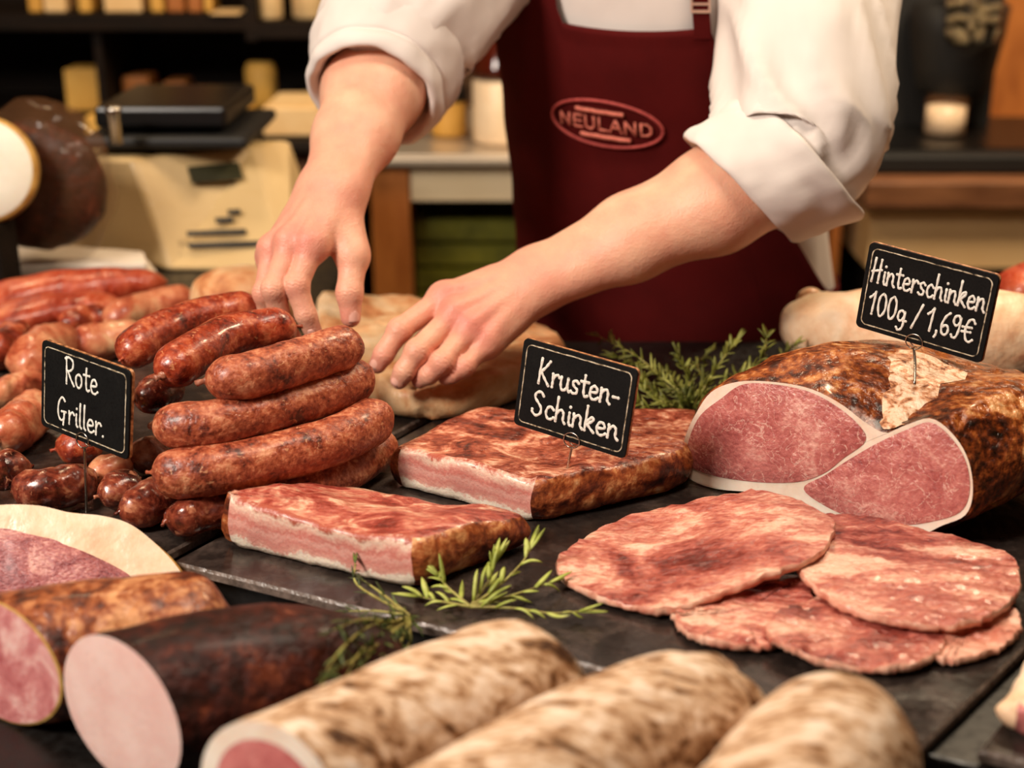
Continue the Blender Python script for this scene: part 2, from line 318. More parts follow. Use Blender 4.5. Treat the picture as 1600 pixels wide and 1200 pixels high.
M['porcelain'] = meat('white_cheese', [(.3, (236, 226, 204)), (.7, (246, 240, 224))], 14, 3, rough=.5, sss=.15)
M['golden_rim'] = meat('golden_rind', [(.3, (170, 120, 50)), (.7, (220, 176, 96))], 50, 3, rough=.5)
def film_mat(name, c, a):
    m, nt, b = base_mat(name); lk = nt.links.new
    b.inputs['Base Color'].default_value = (*lin(c), 1); b.inputs['Roughness'].default_value = .12; b.inputs['Alpha'].default_value = a
    return m
M['film'] = film_mat('plastic_film', (150, 104, 70), .16)
M['glass'] = plain('clear_glass', (244, 238, 224), .04, Transmission_Weight=1.0, IOR=1.45)

# ------------------------------------------------------------------ setting: room, counter
FLOOR = -.95
def prism(name, poly, z0, z1, mats, bev=0, **k):
    n = len(poly); V = [(x, y, z0) for x, y in poly] + [(x, y, z1) for x, y in poly]
    F = [tuple(range(n))[::-1], tuple(range(n, 2*n))] + [(i, (i+1) % n, n+(i+1) % n, n+i) for i in range(n)]
    o = mesh(name, V, F, mats, smooth_=False, **k)
    if bev: bevel(o, bev)
    return o
def struct(name, lo, hi, m):
    o = MB().box(lo, hi).build(name, m); o['kind'] = 'structure'; return o
struct('floor', (-2.2, -1.2, FLOOR-.05), (2.2, 3.3, FLOOR), M['floor'])
struct('wall_back', (-2.2, 3.2, FLOOR), (2.2, 3.3, 1.7), M['wall_brown'])
struct('wall_left', (-2.3, -1.2, FLOOR), (-2.2, 3.3, 1.7), M['wall_plain'])
struct('wall_right', (2.2, -1.2, FLOOR), (2.3, 3.3, 1.7), M['wall_plain'])
struct('ceiling', (-2.3, -1.2, 1.7), (2.3, 3.3, 1.75), M['wall_plain'])

def L(x): return 1.0 - .4884*(x+.265)           # front line of the raised display
SHELF = -.042
def prism_part(name, poly, z0, z1, par):
    n = len(poly); V = [(x, y, z0) for x, y in poly] + [(x, y, z1) for x, y in poly]
    F = [tuple(range(n))[::-1], tuple(range(n, 2*n))] + [(i, (i+1) % n, n+(i+1) % n, n+i) for i in range(n)]
    return bevel(mesh(name, V, F, M['counter'], par, False), .003)
ct = thing('display_counter', 'black sales counter carrying the dark trays, meats and signs', 'counter', (0, 1.0, FLOOR))
prism_part('raised_deck', [(-1.3, L(-1.3)+.012), (.9, L(.9)+.012), (1.3, 1.0), (1.3, 1.60), (-1.3, 1.60)], FLOOR, -.0125, ct)
prism_part('front_shelf', [(-1.3, .45), (.9, .45), (.9, L(.9)+.0115), (-1.3, L(-1.3)+.0115)], -.09, SHELF-.0005, ct)
prism_part('front_panel', [(-1.3, .45), (.9, .45), (.9, .5), (-1.3, .5)], FLOOR, -.0905, ct)
props(prism('rear_counter', [(-1.3, 1.6005), (-.02, 1.6005), (-.02, 1.78), (-.24, 1.78), (-.24, 2.2), (-1.3, 2.2)], FLOOR, -.0125, M['counter'], .003),
      'black rear counter section at left under the shop scale', 'counter')

def tray(quad, label, m=None, z1=0.0, deep=.012):
    r = thing('serving_tray', label, 'tray', (sum(p[0] for p in quad)/4, sum(p[1] for p in quad)/4, z1-deep))
    c = Vector((r.location.x, r.location.y)); q = [Vector(p) for p in quad]
    def ring(ins, z):
        out = []
        for i, p in enumerate(q):
            a = (q[i-1]-p).normalized(); b = (q[(i+1) % 4]-p).normalized()
            s = max(.5, abs(a.x*b.y-a.y*b.x)); k = p + (a+b)*ins/s
            out.append(Vector((k.x, k.y, z)))
        return out
    V, F = loftrings([ring(.004, z1-deep), ring(0, z1-deep+.003), ring(0, z1-.0035), ring(.0015, z1-.0012)], True, False)
    mesh('edge', V, F, M['tray_edge'], r, False)
    # upper surface: a fine grid with slight waviness
    n = 26; V = []; F = []
    t = ring(.0015, z1-.0012)
    for i in range(n+1):
        for j in range(n+1):
            a = t[0].lerp(t[1], i/n); b = t[3].lerp(t[2], i/n); p = a.lerp(b, j/n)
            if 0 < i < n and 0 < j < n: p = p + Vector((0, 0, noise.noise(p*22)*.0006))
            V.append(p)
    F = [(i*(n+1)+j, (i+1)*(n+1)+j, (i+1)*(n+1)+j+1, i*(n+1)+j+1) for i in range(n) for j in range(n)]
    mesh('surface', V, F, M['tray'], r)
    return r
tray([(-.265, 1.0), (.251, .748), (.583, 1.132), (-.01, 1.42)], 'dark slate tray under the bacon slabs and the sliced ham')
tray([(-.277, 1.008), (-.022, 1.425), (-.2, 1.76), (-.80, 1.262)], 'dark slate tray under the heap of sausages')
tray([(.285, .745), (.60, .59), (.80, .86), (.485, 1.0)], 'small dark tray at the lower right corner beside the slate tray', z1=0.0)

# ------------------------------------------------------------------ food builders
def compact(V, F, att):
    idx = sorted({i for f in F for i in f}); mp = {i: k for k, i in enumerate(idx)}
    return [V[i] for i in idx], [tuple(mp[i] for i in f) for f in F], [att[i] for i in idx]
def slab(outline, hf, z0, cut=(), amp=.0015, sc=40, rnd=.006, drape=None, topr=14, seed=0, bulge=.003, thin=False):
    """outline: dense CCW list of xy; returns lists for (top+rind faces, kinds) and cut faces"""
    n = len(outline); o = [Vector((p[0], p[1], 0)) for p in outline]; c = sum(o, Vector())/n
    iscut = [i in cut for i in range(n)]
    pc = [iscut[i] and iscut[i-1] for i in range(n)]
    nrm = []
    for i in range(n):
        t = (o[(i+1) % n]-o[i-1]).normalized(); nrm.append(Vector((-t.y, t.x, 0)))
    V = []; LAY = []
    if thin: prof = [(.8, .0), (.25, .04), (0, .35), (0, .7), (.35, .97), (1.2, 1.0)]
    else: prof = [(1.6, .0), (.45, .015), (.05, .14), (-.15, .32), (-.2, .5), (-.1, .68), (.15, .85), (.6, .97), (1.5, 1.0)]
    def z_at(p, f):
        h = hf(p.x, p.y); b = drape(p.x, p.y) if drape else 0
        return z0 + b + f*h
    for k, (ins, f) in enumerate(prof):
        for i in range(n):
            ii = ins*(bulge if ins < 0 else rnd)
            if ins < 0: ii = ins*bulge*5
            if pc[i]: ii = max(0, ii)*.22 if 0 < k < len(prof)-1 else max(0, ii)*.5
            p = o[i] + nrm[i]*ii
            p.z = z_at(p, f); V.append(p); LAY.append(f)
    last = V[-n:]
    for k in range(1, topr):
        s = 1-k/topr; s = s**.85
        for i in range(n):
            p = c + (Vector((last[i].x, last[i].y, 0))-c)*s; p.z = z_at(p, 1); V.append(p); LAY.append(1)
    p = c.copy(); p.z = z_at(p, 1); V.append(p); LAY.append(1)
    V = [p + nv(p, sc, amp*(1 if LAY[i] > .1 else .2), seed) + nv(p, sc*3, amp*.4, seed+1) for i, p in enumerate(V)]
    nr = len(prof)+topr-1; F = []; K = []
    for r in range(nr-1):
        for i in range(n):
            F.append((r*n+i, r*n+(i+1) % n, (r+1)*n+(i+1) % n, (r+1)*n+i))
            K.append(2 if (iscut[i] and r < len(prof)-1) else (1 if r < len(prof)-2 else 0))
    for i in range(n): F.append(((nr-1)*n+i, (nr-1)*n+(i+1) % n, len(V)-1)); K.append(0)
    F.append(tuple(range(n))[::-1]); K.append(1)
    b = [f for f, k in zip(F, K) if k < 2]; bk = [k for k in K if k < 2]; cf = [f for f, k in zip(F, K) if k == 2]
    return compact(V, b, LAY), bk, compact(V, cf, LAY) if cf else None
def dens(corners, per, rnd=.012):
    """polygon with rounded corners -> dense loop, and for each segment the edge it belongs to"""
    m = len(corners); C = [Vector(c) for c in corners]; out = []; ed = []
    rn = rnd if hasattr(rnd, '__len__') else [rnd]*m
    for i in range(m):
        a, b, c2 = C[i], C[(i+1) % m], C[(i+2) % m]
        d = (b-a); Ln = d.length; d = d/Ln
        r0, r1 = rn[i], rn[(i+1) % m]
        s = a+d*r0; e = b-d*r1
        for k in range(per): out.append(s.lerp(e, k/per)); ed.append(i)
        d2 = (c2-b).normalized(); q = b+d2*r1
        for k in range(5):
            t = k/5; out.append((e*(1-t)**2 + b*2*t*(1-t) + q*t*t)); ed.append(i if k < 1 else (i if t < .5 else (i+1) % m) if False else -1)
    return out, ed
def patch(loop, n, bulge, nr=10, lift=0.0, rough=0.0, sc=60):
    c = sum(loop, Vector())/len(loop); V = []; F = []; m = len(loop); n = Vector(n)
    for k in range(nr):
        s = 1-k/nr
        V += [c+(p-c)*s + n*(lift + bulge*(1-s**4) + (noise.noise((c+(p-c)*s)*sc)*rough if k else 0)) for p in loop]
    V.append(c+n*(lift+bulge))
    for k in range(nr-1):
        F += [(k*m+i, k*m+(i+1) % m, (k+1)*m+(i+1) % m, (k+1)*m+i) for i in range(m)]
    F += [((nr-1)*m+i, (nr-1)*m+(i+1) % m, len(V)-1) for i in range(m)]
    return V, F
def orient(V, F, n):
    a, b, c = (Vector(V[i]) for i in F[0][:3])
    if (b-a).cross(c-a).dot(Vector(n)) < 0: F = [f[::-1] for f in F]
    return V, F

# ------------------------------------------------------------------ sausages
def sausage(pts, r, label, mat, group=None, name='sausage', lump=.0012, tips=(0, 0), rough=0.0, seed=None, flat=1.0, n=44, taper=1.15):
    pts = [Vector(p) for p in pts]; seed = seed if seed is not None else random.randint(0, 999)
    path = cr(pts, n); Ln = [0]
    for a, b in zip(path, path[1:]): Ln.append(Ln[-1]+(b-a).length)
    T = Ln[-1]; e = r*taper
    # resample so that the ends are dense
    S_ = []
    for k in range(9): S_.append(e*(1-math.cos(math.pi/2*k/8)))
    m = n-18
    for k in range(1, m): S_.append(e+(T-2*e)*k/m)
    for k in range(9): S_.append(T-e*(1-math.cos(math.pi/2*(8-k)/8)))
    def at(s):
        for i in range(len(Ln)-1):
            if Ln[i+1] >= s-1e-9:
                f = (s-Ln[i])/max(1e-9, Ln[i+1]-Ln[i]); return path[i].lerp(path[i+1], f)
        return path[-1]
    pp = [at(s) for s in S_]; rr = []
    for s in S_:
        d = min(s, T-s)
        k = math.sqrt(max(0, 1-(1-min(1, d/e))**2))
        rr.append(max(.0022, r*k*(1+lump*18*noise.noise(Vector((s*28, seed, 0)))) ))
    V, F = tube(pp, rr, 22, flat=flat)
    V = [p + nv(p, 55, lump, seed) + nv(p, 140, lump*.5, seed+3) + nv(p, 22, rough, seed+5) for p in V]
    root = thing(name, label, 'sausage', (path[len(path)//2].x, path[len(path)//2].y, min(v.z for v in V)), group)
    mesh('body', V, F, mat, root)
    for side, on in zip((0, 1), tips):
        big = on; kk = 1 if big else .62
        p0 = path[0] if side == 0 else path[-1]; d = (path[0]-path[1]).normalized() if side == 0 else (path[-1]-path[-2]).normalized()
        w = Vector((random.uniform(-1, 1), random.uniform(-1, 1), random.uniform(-.6, .3)))*.003
        w *= kk; tp = [p0-d*.003, p0+d*.0005*kk, p0+d*.0022*kk+w*.3, p0+d*.0042*kk+w, p0+d*.006*kk+w*1.5]
        V, F = tube(tp, [r_*(kk if i_ else 1) for i_, r_ in enumerate([.0050, .0036, .0022, .0026, .0030])], 9)
        V = [p+nv(p, 300, .0008, seed) for p in V]
        mesh('casing_end', V, F, M['casing'] if big else mat, root)
    return root
random.seed(4)
G1 = 'coarse red grill sausages in the neat stack'; G2 = 'small sausages in the heap'
st = M['sausage']; sr = M['sausage_red']; sd = M['sausage_dark']; sp = M['sausage_pale']
def px(*a): return [P(u, v, z) for u, v, z in a]
sausage(px((238, 738, .052), (320, 737, .053), (430, 715, .053), (530, 685, .056), (602, 645, .058)), .0208, 'thick red sausage spanning the stack second from the bottom, its pale blunt end at left', st, G1)
sausage(px((240, 664, .083), (330, 663, .084), (430, 640, .085), (520, 610, .085), (572, 585, .084)), .0200, 'red sausage in the middle of the stack with a white casing nub at left', st, G1, tips=(1, 0))
sausage(px((322, 595, .116), (390, 587, .119), (470, 563, .120), (560, 535, .119)), .0198, 'short bright red sausage on top of the stack just below the fingertips', st, G1, tips=(1, 0))
sausage(px((252, 588, .112), (300, 555, .118), (370, 522, .120), (462, 510, .118)), .0196, 'reddish brown sausage behind the topmost one with a dark tied end at lower left', sr, G1, tips=(1, 0))
sausage(px((192, 560, .098), (240, 525, .106), (310, 497, .110), (404, 480, .110)), .0190, 'curved reddish sausage at the back of the stack, its right end at the fingers', sr, G1)
sausage(px((380, 765, .020), (450, 766, .020), (530, 742, .020), (608, 690, .020)), .0185, 'lowest long sausage of the stack resting on the tray behind the front bacon slab', st, G1)
sausage(px((165, 503, 0.0205), (220, 485, 0.0205), (300, 466, 0.0205)), 0.0210, 'short sausage with a greenish mouldy end, between the smoked loins and the stack', M['sausage_pale'], G1, rough=.002)
# dark links along the front of the heap
sausage(px((258, 815, .0185), (300, 805, .019), (350, 790, .019), (400, 775, .019)), .0175, 'dark wrinkled sausage end beside the left corner of the front bacon slab', sd, G2, lump=.0022, rough=.002)
sausage(px((186, 800, .018), (220, 790, .0185), (250, 778, .0185), (285, 768, .018)), .0178, 'dark glossy sausage end, second from the front bacon slab', sd, G2, lump=.0022, rough=.0025)
sausage(px((156, 775, .018), (180, 768, .019), (215, 750, .020)), .0165, 'dark glossy sausage end, third from the front bacon slab', sd, G2, lump=.0022, rough=.0025)
sausage(px((22, 768, .0185), (60, 765, .019), (100, 760, .019), (145, 745, .019)), .0178, 'fat brown sausage lying across under the left sign beside its wire stem', sd, G2, lump=.0026, rough=.003)
sausage(px((88, 702, 0.0162), (120, 698, 0.0162), (160, 690, 0.0162)), 0.0160, 'small reddish sausage directly below the lower edge of the left sign', sr, G2, lump=.0022, rough=.002)
sausage(px((-30, 745, .022), (10, 735, .023), (48, 728, .023)), .0165, 'dark red sausage at the left edge of the photo, level with the wire stem', sd, G2, lump=.0024, rough=.002)
sausage(px((140, 745, 0.014), (170, 735, 0.014), (205, 725, 0.014)), 0.0138, 'thin mottled sausage behind the wire stem of the left sign', sp, G2, lump=.0024, rough=.002)
sausage(px((206, 705, 0.0165), (232, 712, 0.0165), (252, 700, 0.0165)), 0.0161, 'pale casing-wrapped sausage end between the left sign and the stack', M['casing'], G2, lump=.0024, rough=.002)
sausage(px((208, 625, .082), (235, 618, .083), (275, 600, .080)), .0165, 'dark brown sausage in the shaded gap right of the left sign', sd, G2, lump=.002)
sausage(px((-8, 690, 0.0215), (30, 660, 0.0215), (72, 628, 0.0215)), 0.0215, 'knobbly orange sausage left of the left sign', sp, G2, lump=.003, rough=.004)
sausage(px((-25, 625, 0.0155), (20, 610, 0.0155), (66, 590, 0.0155)), 0.0152, 'thin pale greenish sausage above the knobbly orange one', sp, G2, lump=.003, rough=.003)
sausage(px((38, 580, 0.0255), (66, 552, 0.0255), (104, 525, 0.0255)), 0.0256, 'thick pale knobbly sausage behind the upper left corner of the left sign', sp, G2, lump=.003, rough=.004)
sausage(px((112, 545, 0.02), (160, 532, 0.02), (232, 524, 0.02)), 0.0204, 'pale orange sausage just above the top edge of the left sign', sp, G2, lump=.002, rough=.003)
sausage(px((-40, 560, 0.0215), (0, 545, 0.0215), (32, 520, 0.0215)), 0.0217, 'dark red meaty sausage at the left edge above the pale knobbly one', M['sausage_red'], G2, lump=.003, rough=.004)
sausage(px((100, 512, 0.0165), (130, 500, 0.0165), (170, 492, 0.0165)), 0.0166, 'small brown sausage wedged under the lower smoked loin', sr, G2, lump=.003, rough=.003)
def lump_loin(pts, rads, label, mat, flat=.8, seed=0, cat='meat', name='smoked_loin', amp=.004):
    path = cr([Vector(p) for p in pts], 30); rr = [r for r in cr([(r, 0, 0) for r in rads], 30)]
    rr = [max(.002, r.x*math.sqrt(max(0, 1-(1-min(1, min(i, 29-i)/4.5))**2))) for i, r in enumerate(rr)]
    V, F = tube(path, rr, 26, flat=flat)
    V = [p + nv(p, 22, amp, seed) + nv(p, 60, amp*.4, seed+1) for p in V]
    o = mesh(name, V, F, mat); props(o, label, cat); return o
lump_loin(px((-90, 492, .03), (0, 470, .03), (90, 455, .03), (190, 446, .03), (262, 440, .03)), [.023, .0287, .031, .0275, .0206], 'long reddish smoked loin lying furthest back on the sausage heap at left', M['smoked_loin'], seed=3)
lump_loin(px((-60, 520, 0.02), (30, 500, 0.02), (110, 486, 0.02), (200, 478, 0.02)), [0.0230, 0.0299, 0.0288, 0.0207], 'shorter smoked loin with fat streaks in front of the long one at left', M['smoked_loin'], seed=9)

# ------------------------------------------------------------------ bacon slabs
def bacon(corners, cutedges, hf, label, seed, per=26, rnd=.014, z0=.001, amp=.0032, name='bacon_slab', mats=('bacon_top', 'bacon_rind', 'bacon_cut'), cat='bacon', bulge=.003):
    out, ed = dens(corners, per, rnd)
    cut = {i for i, e in enumerate(ed) if e in cutedges}
    (V, F, _), K, c = slab(out, hf, z0, cut, amp, 30, .007, seed=seed, bulge=bulge)
    cx = sum(p.x for p in out)/len(out); cy = sum(p.y for p in out)/len(out)
    r = thing(name, label, cat, (cx, cy, z0))
    mesh('meat', V, F, [M[mats[0]], M[mats[1]]], r, fm=K)
    if c: mesh('cut_face', c[0], c[1], M[mats[2]], r, attrs={'lay': c[2]})
    return r
def pxy(u, v, z=0): p = P(u, v, z); return (p.x, p.y)
# front slab: long cut face toward the viewer
A, B = pxy(342, 850), pxy(655, 924)
C_, D_ = pxy(848, 846), pxy(520, 800)
def h1(x, y):
    a = Vector((x-A[0], y-A[1])); e = Vector((B[0]-A[0], B[1]-A[1])); t = a.dot(e)/e.length_squared; d = abs(a.x*e.y-a.y*e.x)/e.length
    return max(.012, .046-.006*max(0, min(1, t)) - .007*math.sin(max(0, min(1, t))*math.pi) - .22*max(0, d-.04))
bacon([A, B, C_, D_], {0}, h1, 'front bacon slab on the tray edge, pink cut face with a white fat rim', 11, rnd=[.012, .010, .03, .03])
A2, B2 = pxy(612, 758), pxy(842, 819)
def h2(x, y):
    return max(.02, .036 + .004*noise.noise(Vector((x*14, y*14, 2))))
bacon([A2, B2, pxy(1075, 766), pxy(1092, 690), pxy(745, 690)], {0}, h2, 'rear bacon slab with brown crust carrying the middle sign', 5, rnd=[.01, .012, .03, .03, .03], amp=.0034, mats=('bacon_crust', 'bacon_rind', 'bacon_cut'))
# pale slabs behind the hands
bacon([pxy(500, 560), pxy(604, 655), pxy(720, 660), pxy(880, 600), pxy(872, 545), pxy(640, 500), pxy(500, 490)], set(), lambda x, y: .032+.008*noise.noise(Vector((x*9, y*9, 5))),
      'large pale pork belly slab lying under both hands', 21, rnd=.03, name='pork_belly', mats=('pale_belly', 'pale_belly', 'pale_belly'), cat='meat', amp=.004)
lump_loin(px((300, 480, .03), (340, 468, .035), (390, 462, .035), (440, 468, .03), (470, 474, .025)), [.025, .045, .05, .045, .03], 'pale rounded piece of pork belly behind the sausage stack', M['pale_belly'], flat=.72, seed=14, name='pork_belly')
lump_loin(px((1236, 515, .035), (1262, 512, .045), (1330, 520, .055), (1450, 525, .065), (1570, 535, .06), (1680, 540, .05)), [.01, .036, .046, .056, .054, .02], 'large pale cured ham behind the right sign', M['pale_ham'], flat=.95, seed=17, name='cured_ham', cat='ham')
lump_loin(px((1250, 468, .06), (1266, 462, .068), (1290, 470, .06)), [.006, .012, .006], 'small pinkish knuckle tip lying on the end of the pale cured ham', M['pale_ham'], seed=27, name='ham_knuckle', cat='ham', amp=.002)
lump_loin(px((1545, 470, .06), (1590, 455, .07), (1650, 450, .07), (1720, 455, .06)), [.006, .035, .04, .01], 'reddish cured meat at the right edge behind the pale ham', M['smoked_loin'], seed=19, name='cured_meat')

# ------------------------------------------------------------------ the big cut ham
def big_ham():
    O = P(1240, 795, .002); n = Vector((-.60, -.80, .16)).normalized()
    def pl(pts, k): return crl([PP(u, v, O, n) for u, v in pts], k)
    out = pl([(1068, 720), (1070, 685), (1088, 645), (1112, 612), (1150, 597), (1200, 596), (1262, 606), (1312, 630), (1352, 660), (1384, 676), (1416, 664), (1456, 654), (1492, 682), (1514, 722), (1520, 770),
              (1508, 805), (1470, 822), (1432, 840), (1385, 846), (1330, 836), (1280, 812), (1235, 786), (1180, 770), (1120, 764), (1078, 748)], 110)
    root = thing('cut_ham', 'big smoked ham with two pink cut lobes and a dark crust under the right sign', 'ham', (O.x+.1, O.y+.08, .0))
    V, F = orient(*patch(out, n, .0, 12), n); mesh('fat_face', V, F, M['ham_fat'], root)
    l1 = pl([(1074, 722), (1076, 690), (1094, 650), (1128, 622), (1160, 601), (1205, 600), (1262, 611), (1308, 635), (1344, 666), (1352, 690), (1318, 716), (1290, 738), (1252, 752), (1200, 754), (1140, 748), (1098, 738)], 70)
    l2 = pl([(1256, 764), (1290, 742), (1330, 716), (1372, 692), (1420, 670), (1456, 660), (1490, 688), (1511, 726), (1515, 770), (1500, 800), (1460, 814), (1410, 820), (1350, 812), (1300, 796)], 70)
    for l in (l1, l2):
        V, F = orient(*patch(l, n, .0022, 12, .0006, .0006, 90), n); mesh('lean_face', V, F, M['ham_lean'], root)
    # rind: rings from the cut edge back
    c = sum(out, Vector())/len(out); ax = Vector((.80, .60, 0))
    hull = []
    for p in out: hull.append(p.copy())
    rings = []
    spec = [(0, 1, 0), (.004, 1.03, .001), (.015, 1.07, .003), (.04, 1.12, .008), (.075, 1.14, .012), (.115, 1.12, .013), (.155, 1.04, .012), (.19, .88, .008), (.215, .66, .003), (.23, .38, 0), (.236, .1, 0)]
    zc = c.z
    for k, (d, s, up) in enumerate(spec):
        R = []
        sm = min(1, k/4)
        for i, p in enumerate(hull):
            # the notch of the cut edge flattens out further back
            q = sum((hull[(i+j) % len(hull)] for j in range(-9, 10)), Vector())/19
            q = p.lerp(q, sm)
            v = c + (q-c)*s + ax*d; v.z += up
            lean = n.z*d*.4; v.z = max(.002, v.z - lean*.2)
            w = v + nv(v, 26, .004*min(1, k/2), 2) + nv(v, 70, .0016*min(1, k/2), 3); w.z = max(.0015, w.z)
            R.append(w)
        rings.append(R)
    # denser in between
    dense = []
    for a, b in zip(rings, rings[1:]):
        for t in (0, .33, .66): dense.append([x.lerp(y, t) for x, y in zip(a, b)])
    dense.append(rings[-1])
    dense = [[w + nv(w, 60, .0022*min(1, k/5), 8) for w in R] for k, R in enumerate(dense)]
    dense = [[Vector((w.x, w.y, max(.0012, w.z))) for w in R] for R in dense]
    V, F = loftrings(dense, False, True)
    F = [f[::-1] for f in F]
    mesh('rind', V, F, M['ham_rind'], root)
    # pale seam of fat that runs back from the notch
    j0 = 41; rows = dense[1:16]; G = []
    for k, R in enumerate(rows):
        hw = 2.2+1.4*noise.noise(Vector((k*.5, 3, 0)))+3.0*smooth(7, 13, k)*smooth(18, 13, k)
        jc = j0+1.6*noise.noise(Vector((k*.3, 9, 0)))-.62*k
        for e in range(9):
            x = jc+(e/4-1)*hw; a = int(math.floor(x)); f = x-a
            p = R[a].lerp(R[a+1], f); o = (p-(c+ax*.1)); o = Vector((o.x*.3, o.y*.3, abs(o.z)+.05)).normalized()
            G.append(p+o*(.0016*(1-(e/4-1)**2)**.5+.0002+.0006*noise.noise(p*200)))
    m_ = len(rows); F = [(k*9+e, k*9+e+1, (k+1)*9+e+1, (k+1)*9+e) for k in range(m_-1) for e in range(8)]
    V, F = orient(G, F, (0, 0, 1)); mesh('fat_seam', V, F, M['seam_fat'], root)
    return root
big_ham()

# ------------------------------------------------------------------ slices of cured meat
def slice_(pts, h, base, label, seed, wav=.003, face='slice'):
    w = [Vector(pxy(u, v, .006)) for u, v in pts]
    a2 = sum(w[i-1].x*w[i].y-w[i].x*w[i-1].y for i in range(len(w)))
    if a2 < 0: w = w[::-1]
    loop = crl([(p.x, p.y, 0) for p in w], 130)
    c = sum(loop, Vector())/130
    loop = [p + (p-c).normalized()*(.0030*noise.noise(Vector((i*.45, seed, 0)))+.0018*noise.noise(Vector((i*1.3, seed, 3)))) for i, p in enumerate(loop)]
    dr = lambda x, y: base(x, y) + wav*(noise.noise(Vector((x*24, y*24, seed)))*.5+.5)*smooth(0, .004, base(x, y)+.004)
    (V, F, _), K, c_ = slab([(p.x, p.y) for p in loop], lambda x, y: h + .0022*noise.noise(Vector((x*38+y*20, y*70, seed))) + .0012*noise.noise(Vector((x*110, y*130, seed))), .001, (), .0011, 90, .0026, dr, 24, seed, thin=True)
    r = thing('ham_slice', label, 'meat slice', (sum(p.x for p in loop)/130, sum(p.y for p in loop)/130, .001), 'cured meat slices on the tray')
    t = [f for f, k in zip(F, K) if k == 0]; e = [f for f, k in zip(F, K) if k == 1]
    z = [0]*len(V)
    v1, f1, _ = compact(V, t, z); mesh('face', v1, f1, M[face], r)
    v2, f2, _ = compact(V, e, z); mesh('rim', v2, f2, M['slice_edge'], r)
    return r
xa = pxy(880, 880)[0]; xb = pxy(1290, 880)[0]
slice_([(1440, 1005), (1420, 960), (1500, 940), (1575, 945), (1597, 975), (1572, 1006), (1520, 1026), (1472, 1030)], .005, lambda x, y: 0, 'pale pink slice poking out at the right end of the slice pile', 1, .001, 'slice_pale')
slice_([(1052, 958), (1075, 930), (1130, 905), (1250, 900), (1270, 950), (1250, 992), (1190, 1010), (1115, 1004), (1068, 985)], .006, lambda x, y: 0, 'streaky slice peeking out under the left slice at the front', 2, .001)
slice_([(1196, 1000), (1225, 960), (1310, 930), (1430, 950), (1478, 1004), (1446, 1036), (1392, 1048), (1300, 1042), (1236, 1026)], .006, lambda x, y: .0015+.005*smooth(pxy(1275, 990)[0], pxy(1215, 990)[0], x), 'narrow red slice at the very front of the slice pile', 3, .001)
slice_([(1232, 860), (1275, 826), (1340, 822), (1425, 842), (1505, 862), (1572, 885), (1594, 928), (1570, 966), (1520, 992), (1456, 999), (1380, 988), (1310, 965), (1262, 930), (1236, 895)], .006, lambda x, y: .0095, 'wide dark red slice on top at the right of the pile', 4, .002)
slice_([(868, 884), (885, 860), (930, 830), (990, 808), (1060, 798), (1140, 797), (1210, 803), (1265, 822), (1302, 850), (1290, 885), (1250, 914), (1190, 932), (1120, 946), (1045, 957), (980, 947), (920, 927), (882, 906)], .006,
       lambda x, y: .017*smooth(xa+.05, xb-.03, x), 'largest marbled slice lying on top at the left of the pile', 5, .002)

# ------------------------------------------------------------------ thick rolls in the foreground
def roll(path, rads, label, mat, fn=None, facemat=None, name='ham_roll', cat='ham', seed=0, rim=None, flat=1.0, amp=.0016, zmin=SHELF+.0005, endshear=0):
    path = cr([Vector(p) for p in path], 36); rr = [max(.002, v.x) for v in cr([(r, 0, 0) for r in rads], 36)]
    R = []
    for p, (t, a, b), r in zip(path, frames(path), rr):
        R.append([p + a*(flat*r*math.cos(2*math.pi*j/40)) + b*(r*math.sin(2*math.pi*j/40)) for j in range(40)])
    if fn is not None:
        fn = Vector(fn).normalized(); t0 = (path[1]-path[0]).normalized(); o = path[0]
        for k in range(24):         # shear the first rings so that the cut is oblique
            w = (1-k/24)**1.0
            for j, p in enumerate(R[k]):
                d = (o-R[0][j]).dot(fn)/t0.dot(fn) if k == 0 else 0
                R[k][j] = p
        sh = [(o-p).dot(fn)/t0.dot(fn) for p in R[0]]
        for k in range(24):
            w = 1-k/24
            R[k] = [p+t0*(s*w) for p, s in zip(R[k], sh)]
    if endshear:
        for k in range(18, 36):
            c = sum(R[k], Vector())/40; t1 = (path[-1]-path[-4]).normalized(); sd = Vector((t1.y, -t1.x, 0)); w = smooth(18, 32, k)*endshear
            R[k] = [p+t1*((p-c).dot(sd)*w) for p in R[k]]
    R = [[(lambda q: Vector((q.x, q.y, max(zmin, q.z))))(p + nv(p, 24, amp*(1 if k else .2), seed) + nv(p, 70, amp*.5*(1 if k else 0), seed+2)) for p in ring] for k, ring in enumerate(R)]
    root = thing(name, label, cat, (path[18].x, path[18].y, min(p.z for r in R for p in r)))
    V, F = loftrings(R, False, True); mesh('casing', V, F, mat, root)
    if facemat is not None:
        c = sum(R[0], Vector())/40
        if rim:
            inner = [c+(p-c)*rim[0] for p in R[0]]
            V = R[0]+[p+fn*.0008 for p in inner]; F = [(j, (j+1) % 40, 40+(j+1) % 40, 40+j) for j in range(40)]
            V, F = orient(V, F, fn); mesh('fat_rim', V, F, M[rim[1]], root)
            V, F = orient(*patch([p+fn*.0008 for p in inner], fn, .001, 10), fn)
        else: V, F = orient(*patch(R[0], fn, .0015, 10), fn)
        mesh('cut_face', V, F, facemat, root)
    else:
        pass
    return root
LB = -.0150
tray([(-.16, .62), (.30, .46), (.33, .675), (.02, .835)], 'low black tray under the three beige loins in the foreground', z1=LB-.0006, deep=.0255)
def ax(az): return Vector((math.sin(math.radians(az)), math.cos(math.radians(az)), 0))
f1 = P(-2, 1032, .004)
